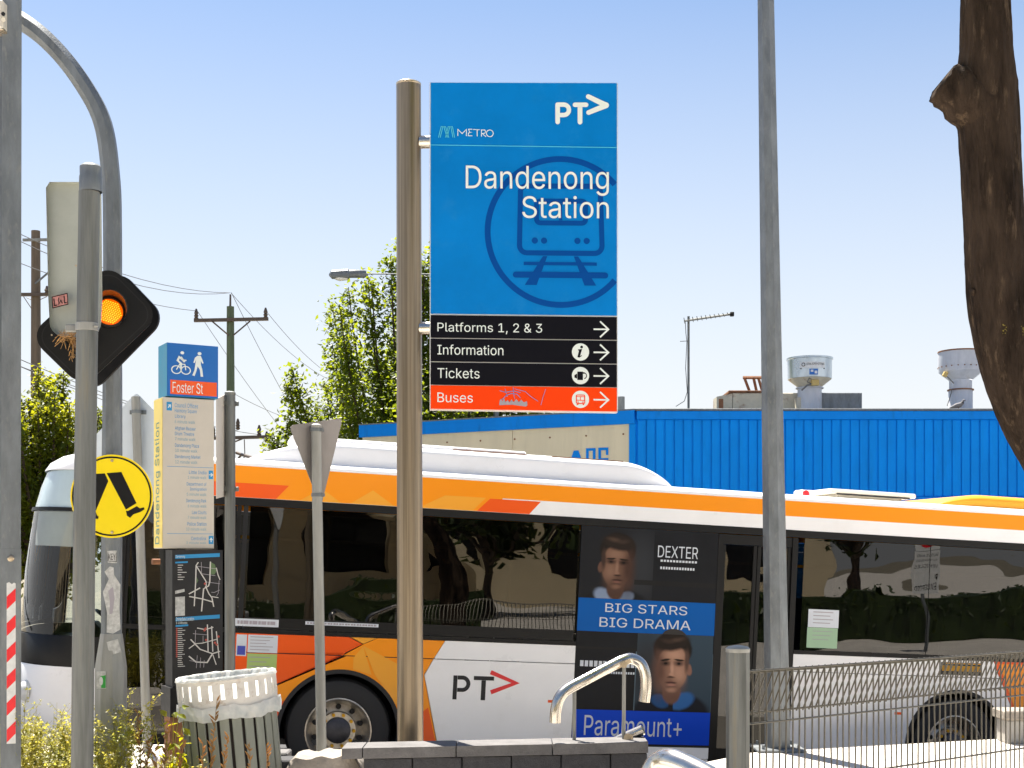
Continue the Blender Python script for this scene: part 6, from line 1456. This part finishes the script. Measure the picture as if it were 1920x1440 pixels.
for a in ((407, 1310, 372, 6.9, 'tallest dry seed stalk, in front of the bin slats', 26), (428, 1378, 412, 6.7, 'short bushy dry seed stalk at the middle of the bin foot', 22), (468, 1392, 452, 6.7, 'dry seed stalk leaning right before the bin', 16), (500, 1396, 488, 6.75, 'dry seed stalk at the right foot of the bin', 18), (380, 1392, 366, 6.8, 'dry seed stalk low at the left slats of the bin', 18), (258, 1335, 262, 7.0, 'slender dry seed stalk left of the leafy vine', 22), (318, 1355, 300, 6.9, 'dry seed stalk crossing the leafy vine', 24), (345, 1378, 335, 6.85, 'dry seed stalk between vine and bin', 22), (290, 1400, 296, 6.8, 'low dry seed stalk under the vine leaves', 20), (282, 1380, 268, 6.95, 'dry seed stalk leaning right beside the pale slab', 20)): stalk(a[0], a[1], a[2], a[3], a[4], a[5])
vt = thing('leafy_vine', 'bright green leafy climber beside the left of the bin', 'plant', (W(318, 0, 7.1).x, 7.1, 0))
mb = MB(); lp = []
for (px, py) in ((285, 1345), (300, 1330), (325, 1338), (338, 1325), (345, 1350), (335, 1385), (312, 1375), (275, 1372), (342, 1410), (236, 1345)):
    b = W(rn.uniform(300, 335), 0, 7.1); b.z = 0; e = W(px, py, 7.1-rn.uniform(0, .12)); m_ = (b+e)/2+V((rn.uniform(-.05, .05), 0, .1))
    pts = [b*(1-f_)**2+m_*2*f_*(1-f_)+e*f_*f_ for f_ in [i/8 for i in range(9)]]; mb.tube(pts, [.004-.0003*i for i in range(9)], 5)
    for k in range(7): i_ = rn.randint(4, 8); lp.append(pts[i_]+V((rn.gauss(0, .018), rn.gauss(0, .018), rn.gauss(0, .018))))
stuff(mb.build('vine_stems', K['weed'], vt, True))
lfm = None
for c in lp:
    if lfm is None:
        vs = [(0, 0, 0), (.011, .018, .003), (.016, .034, .004), (.010, .052, .001), (0, .066, -.004), (-.010, .052, .001), (-.016, .034, .004), (-.011, .018, .003), (0, .034, -.003)]
        lfm = bpy.data.meshes.new('leaf'); lfm.from_pydata(vs, [], [(0, 1, 8), (1, 2, 8), (2, 3, 8), (3, 4, 8), (4, 5, 8), (5, 6, 8), (6, 7, 8), (7, 0, 8)]); lfm.materials.append(K['vine'])
    o = bpy.data.objects.new('leaf', lfm); col.objects.link(o); o.parent = vt; o.location = c-vt.location; o.rotation_euler = (rn.uniform(-.9, .6), rn.uniform(-.6, .6), rn.uniform(0, 6.28)); o.scale = [rn.uniform(.55, 1.25)]*3

# ------------------------------------------------------------------ what stands behind the viewer, and added hedges, mirrored in the bus windows
st = thing('station_building', 'tan station building behind the viewer, seen only as reflection in bus windows', 'building', (0, -18, 0))
mb = MB()
mb.box((-8, -18.3, 4.6), (70, .5, 2.4)); mb.box((-8, -18.3, .5), (70, .5, 1.0)); mb.build('wall', K['tan'], st)
for x_ in range(-42, 30, 4):
    mb = MB(); mb.box((x_, -18.3, 2.2), (1.3 if (x_ // 4) % 3 else 2.6, .46, 2.4)); mb.build('pier', K['tan'], st)
mb = MB(); mb.box((-8, -18.45, 2.2), (70, .1, 2.4)); mb.build('glazing', K['black'], st)
mb = MB()
for i in range(25):
    for j, r_ in enumerate((5.6, 6.0)): a = R(180*i/24); mb.v += [V((4+r_*math.cos(a)*1.3, -15.5, .6+r_*math.sin(a)*.52)), V((4+r_*math.cos(a)*1.3, -18, .6+r_*math.sin(a)*.52))]
for i in range(24): a = 4*i; mb.f += [(a, a+4, a+6, a+2), (a+1, a+3, a+7, a+5), (a, a+1, a+5, a+4), (a+2, a+6, a+7, a+3)]
mb.build('canopy_arch', K['tan'], st)
for i, (x_, y_, h_) in enumerate(((-9, -10, 7.5), (-3.5, -13, 8.5), (9, -9, 7), (15, -12, 8), (-17, -12, 8), (22, -10, 8))):
    tree('plaza_tree', ('dark plaza tree nearest the left end of the station', 'tall plaza tree before the arched canopy', 'plaza tree right of the canopy behind the viewer', 'broad plaza tree further right behind the viewer', 'plaza tree far left behind the viewer', 'plaza tree at far right behind the viewer')[i], V((x_, y_, 0)), h_, 22, 3.0, 2600, .34, K['leafd'], 40+i, .3, 'plaza trees behind the viewer', .16)
hb_ = random.Random(77)
for i, (xa, xb, yy, hh) in enumerate(((-24, -8, -4.0, 1.2), (-6.5, 6.5, -3.6, 1.05), (7.6, 27, 1.4, 1.0))):  # hedges added out of view so the windows mirror dark leaves, not bright paving
    hd = thing('added_hedge', ('clipped hedge left of the viewer to darken the bus windows', 'clipped hedge behind the viewer to darken the bus windows', 'clipped hedge right of the viewer to darken the bus windows')[i], 'added_hedge', ((xa+xb)/2, yy, 0), 'hedges added round the viewer')
    mb = MB(); mb.box(((xa+xb)/2, yy, hh/2-.03), (xb-xa-.2, .9, hh-.1)); mb.build('core', K['leafd'], hd)
    stuff(leafset('foliage', [V((hb_.uniform(xa, xb), yy+hb_.choice((-.5, .5, hb_.uniform(-.5, .5)))+hb_.gauss(0, .05), hb_.uniform(.05, 1)**.5*hh)) for k in range(int((xb-xa)*70))], .16, K['leafd'], hd, hb_))
def mirror(p): q = p-BO; return p-IN*2*q.dot(IN)
vp = W(1735, 1067, 22.5); rp_ = mirror(vp)
ns = thing('bus_lane_sign', 'white no entry plate reading buses and authorised vehicles excepted beside the busway', 'road sign', (rp_.x, rp_.y, 0))
mb = MB(); mb.cyl((rp_.x, rp_.y-.04, 0), (rp_.x, rp_.y-.04, rp_.z+1.1), .035, n=14); mb.build('post', K['galv'], ns, True)
def nsf(x, y, h): return V((rp_.x, rp_.y, rp_.z))-UH*x+IN*h+V((0, 0, y))
mb = MB(); mb.prism([(-.23, -.34), (.23, -.34), (.23, .34), (-.23, .34)], nsf, -.004, 0); pl = mb.build('plate', K['reflw'], ns)
for i, b_ in enumerate(('BUSES AND', 'AUTHORISED', 'VEHICLES', 'EXCEPTED')): f = Flat(nsf, .002); f.text(b_, -.19, .19-.155*i, .19, .26-.155*i); f.build('lettering', K['black'], pl)
mb = MB(); mb.prism([(-.21, .36), (.21, .36), (.21, .86), (-.21, .86)], nsf, -.004, 0); p2 = mb.build('plate', K['reflw'], ns)
f = Flat(nsf, .002); f.ell(0, .62, .19); f.build('red_disc', K['red'], p2)
f = Flat(nsf, .004); f.rect(-.13, .585, .13, .65); f.build('white_bar', K['reflw'], p2)
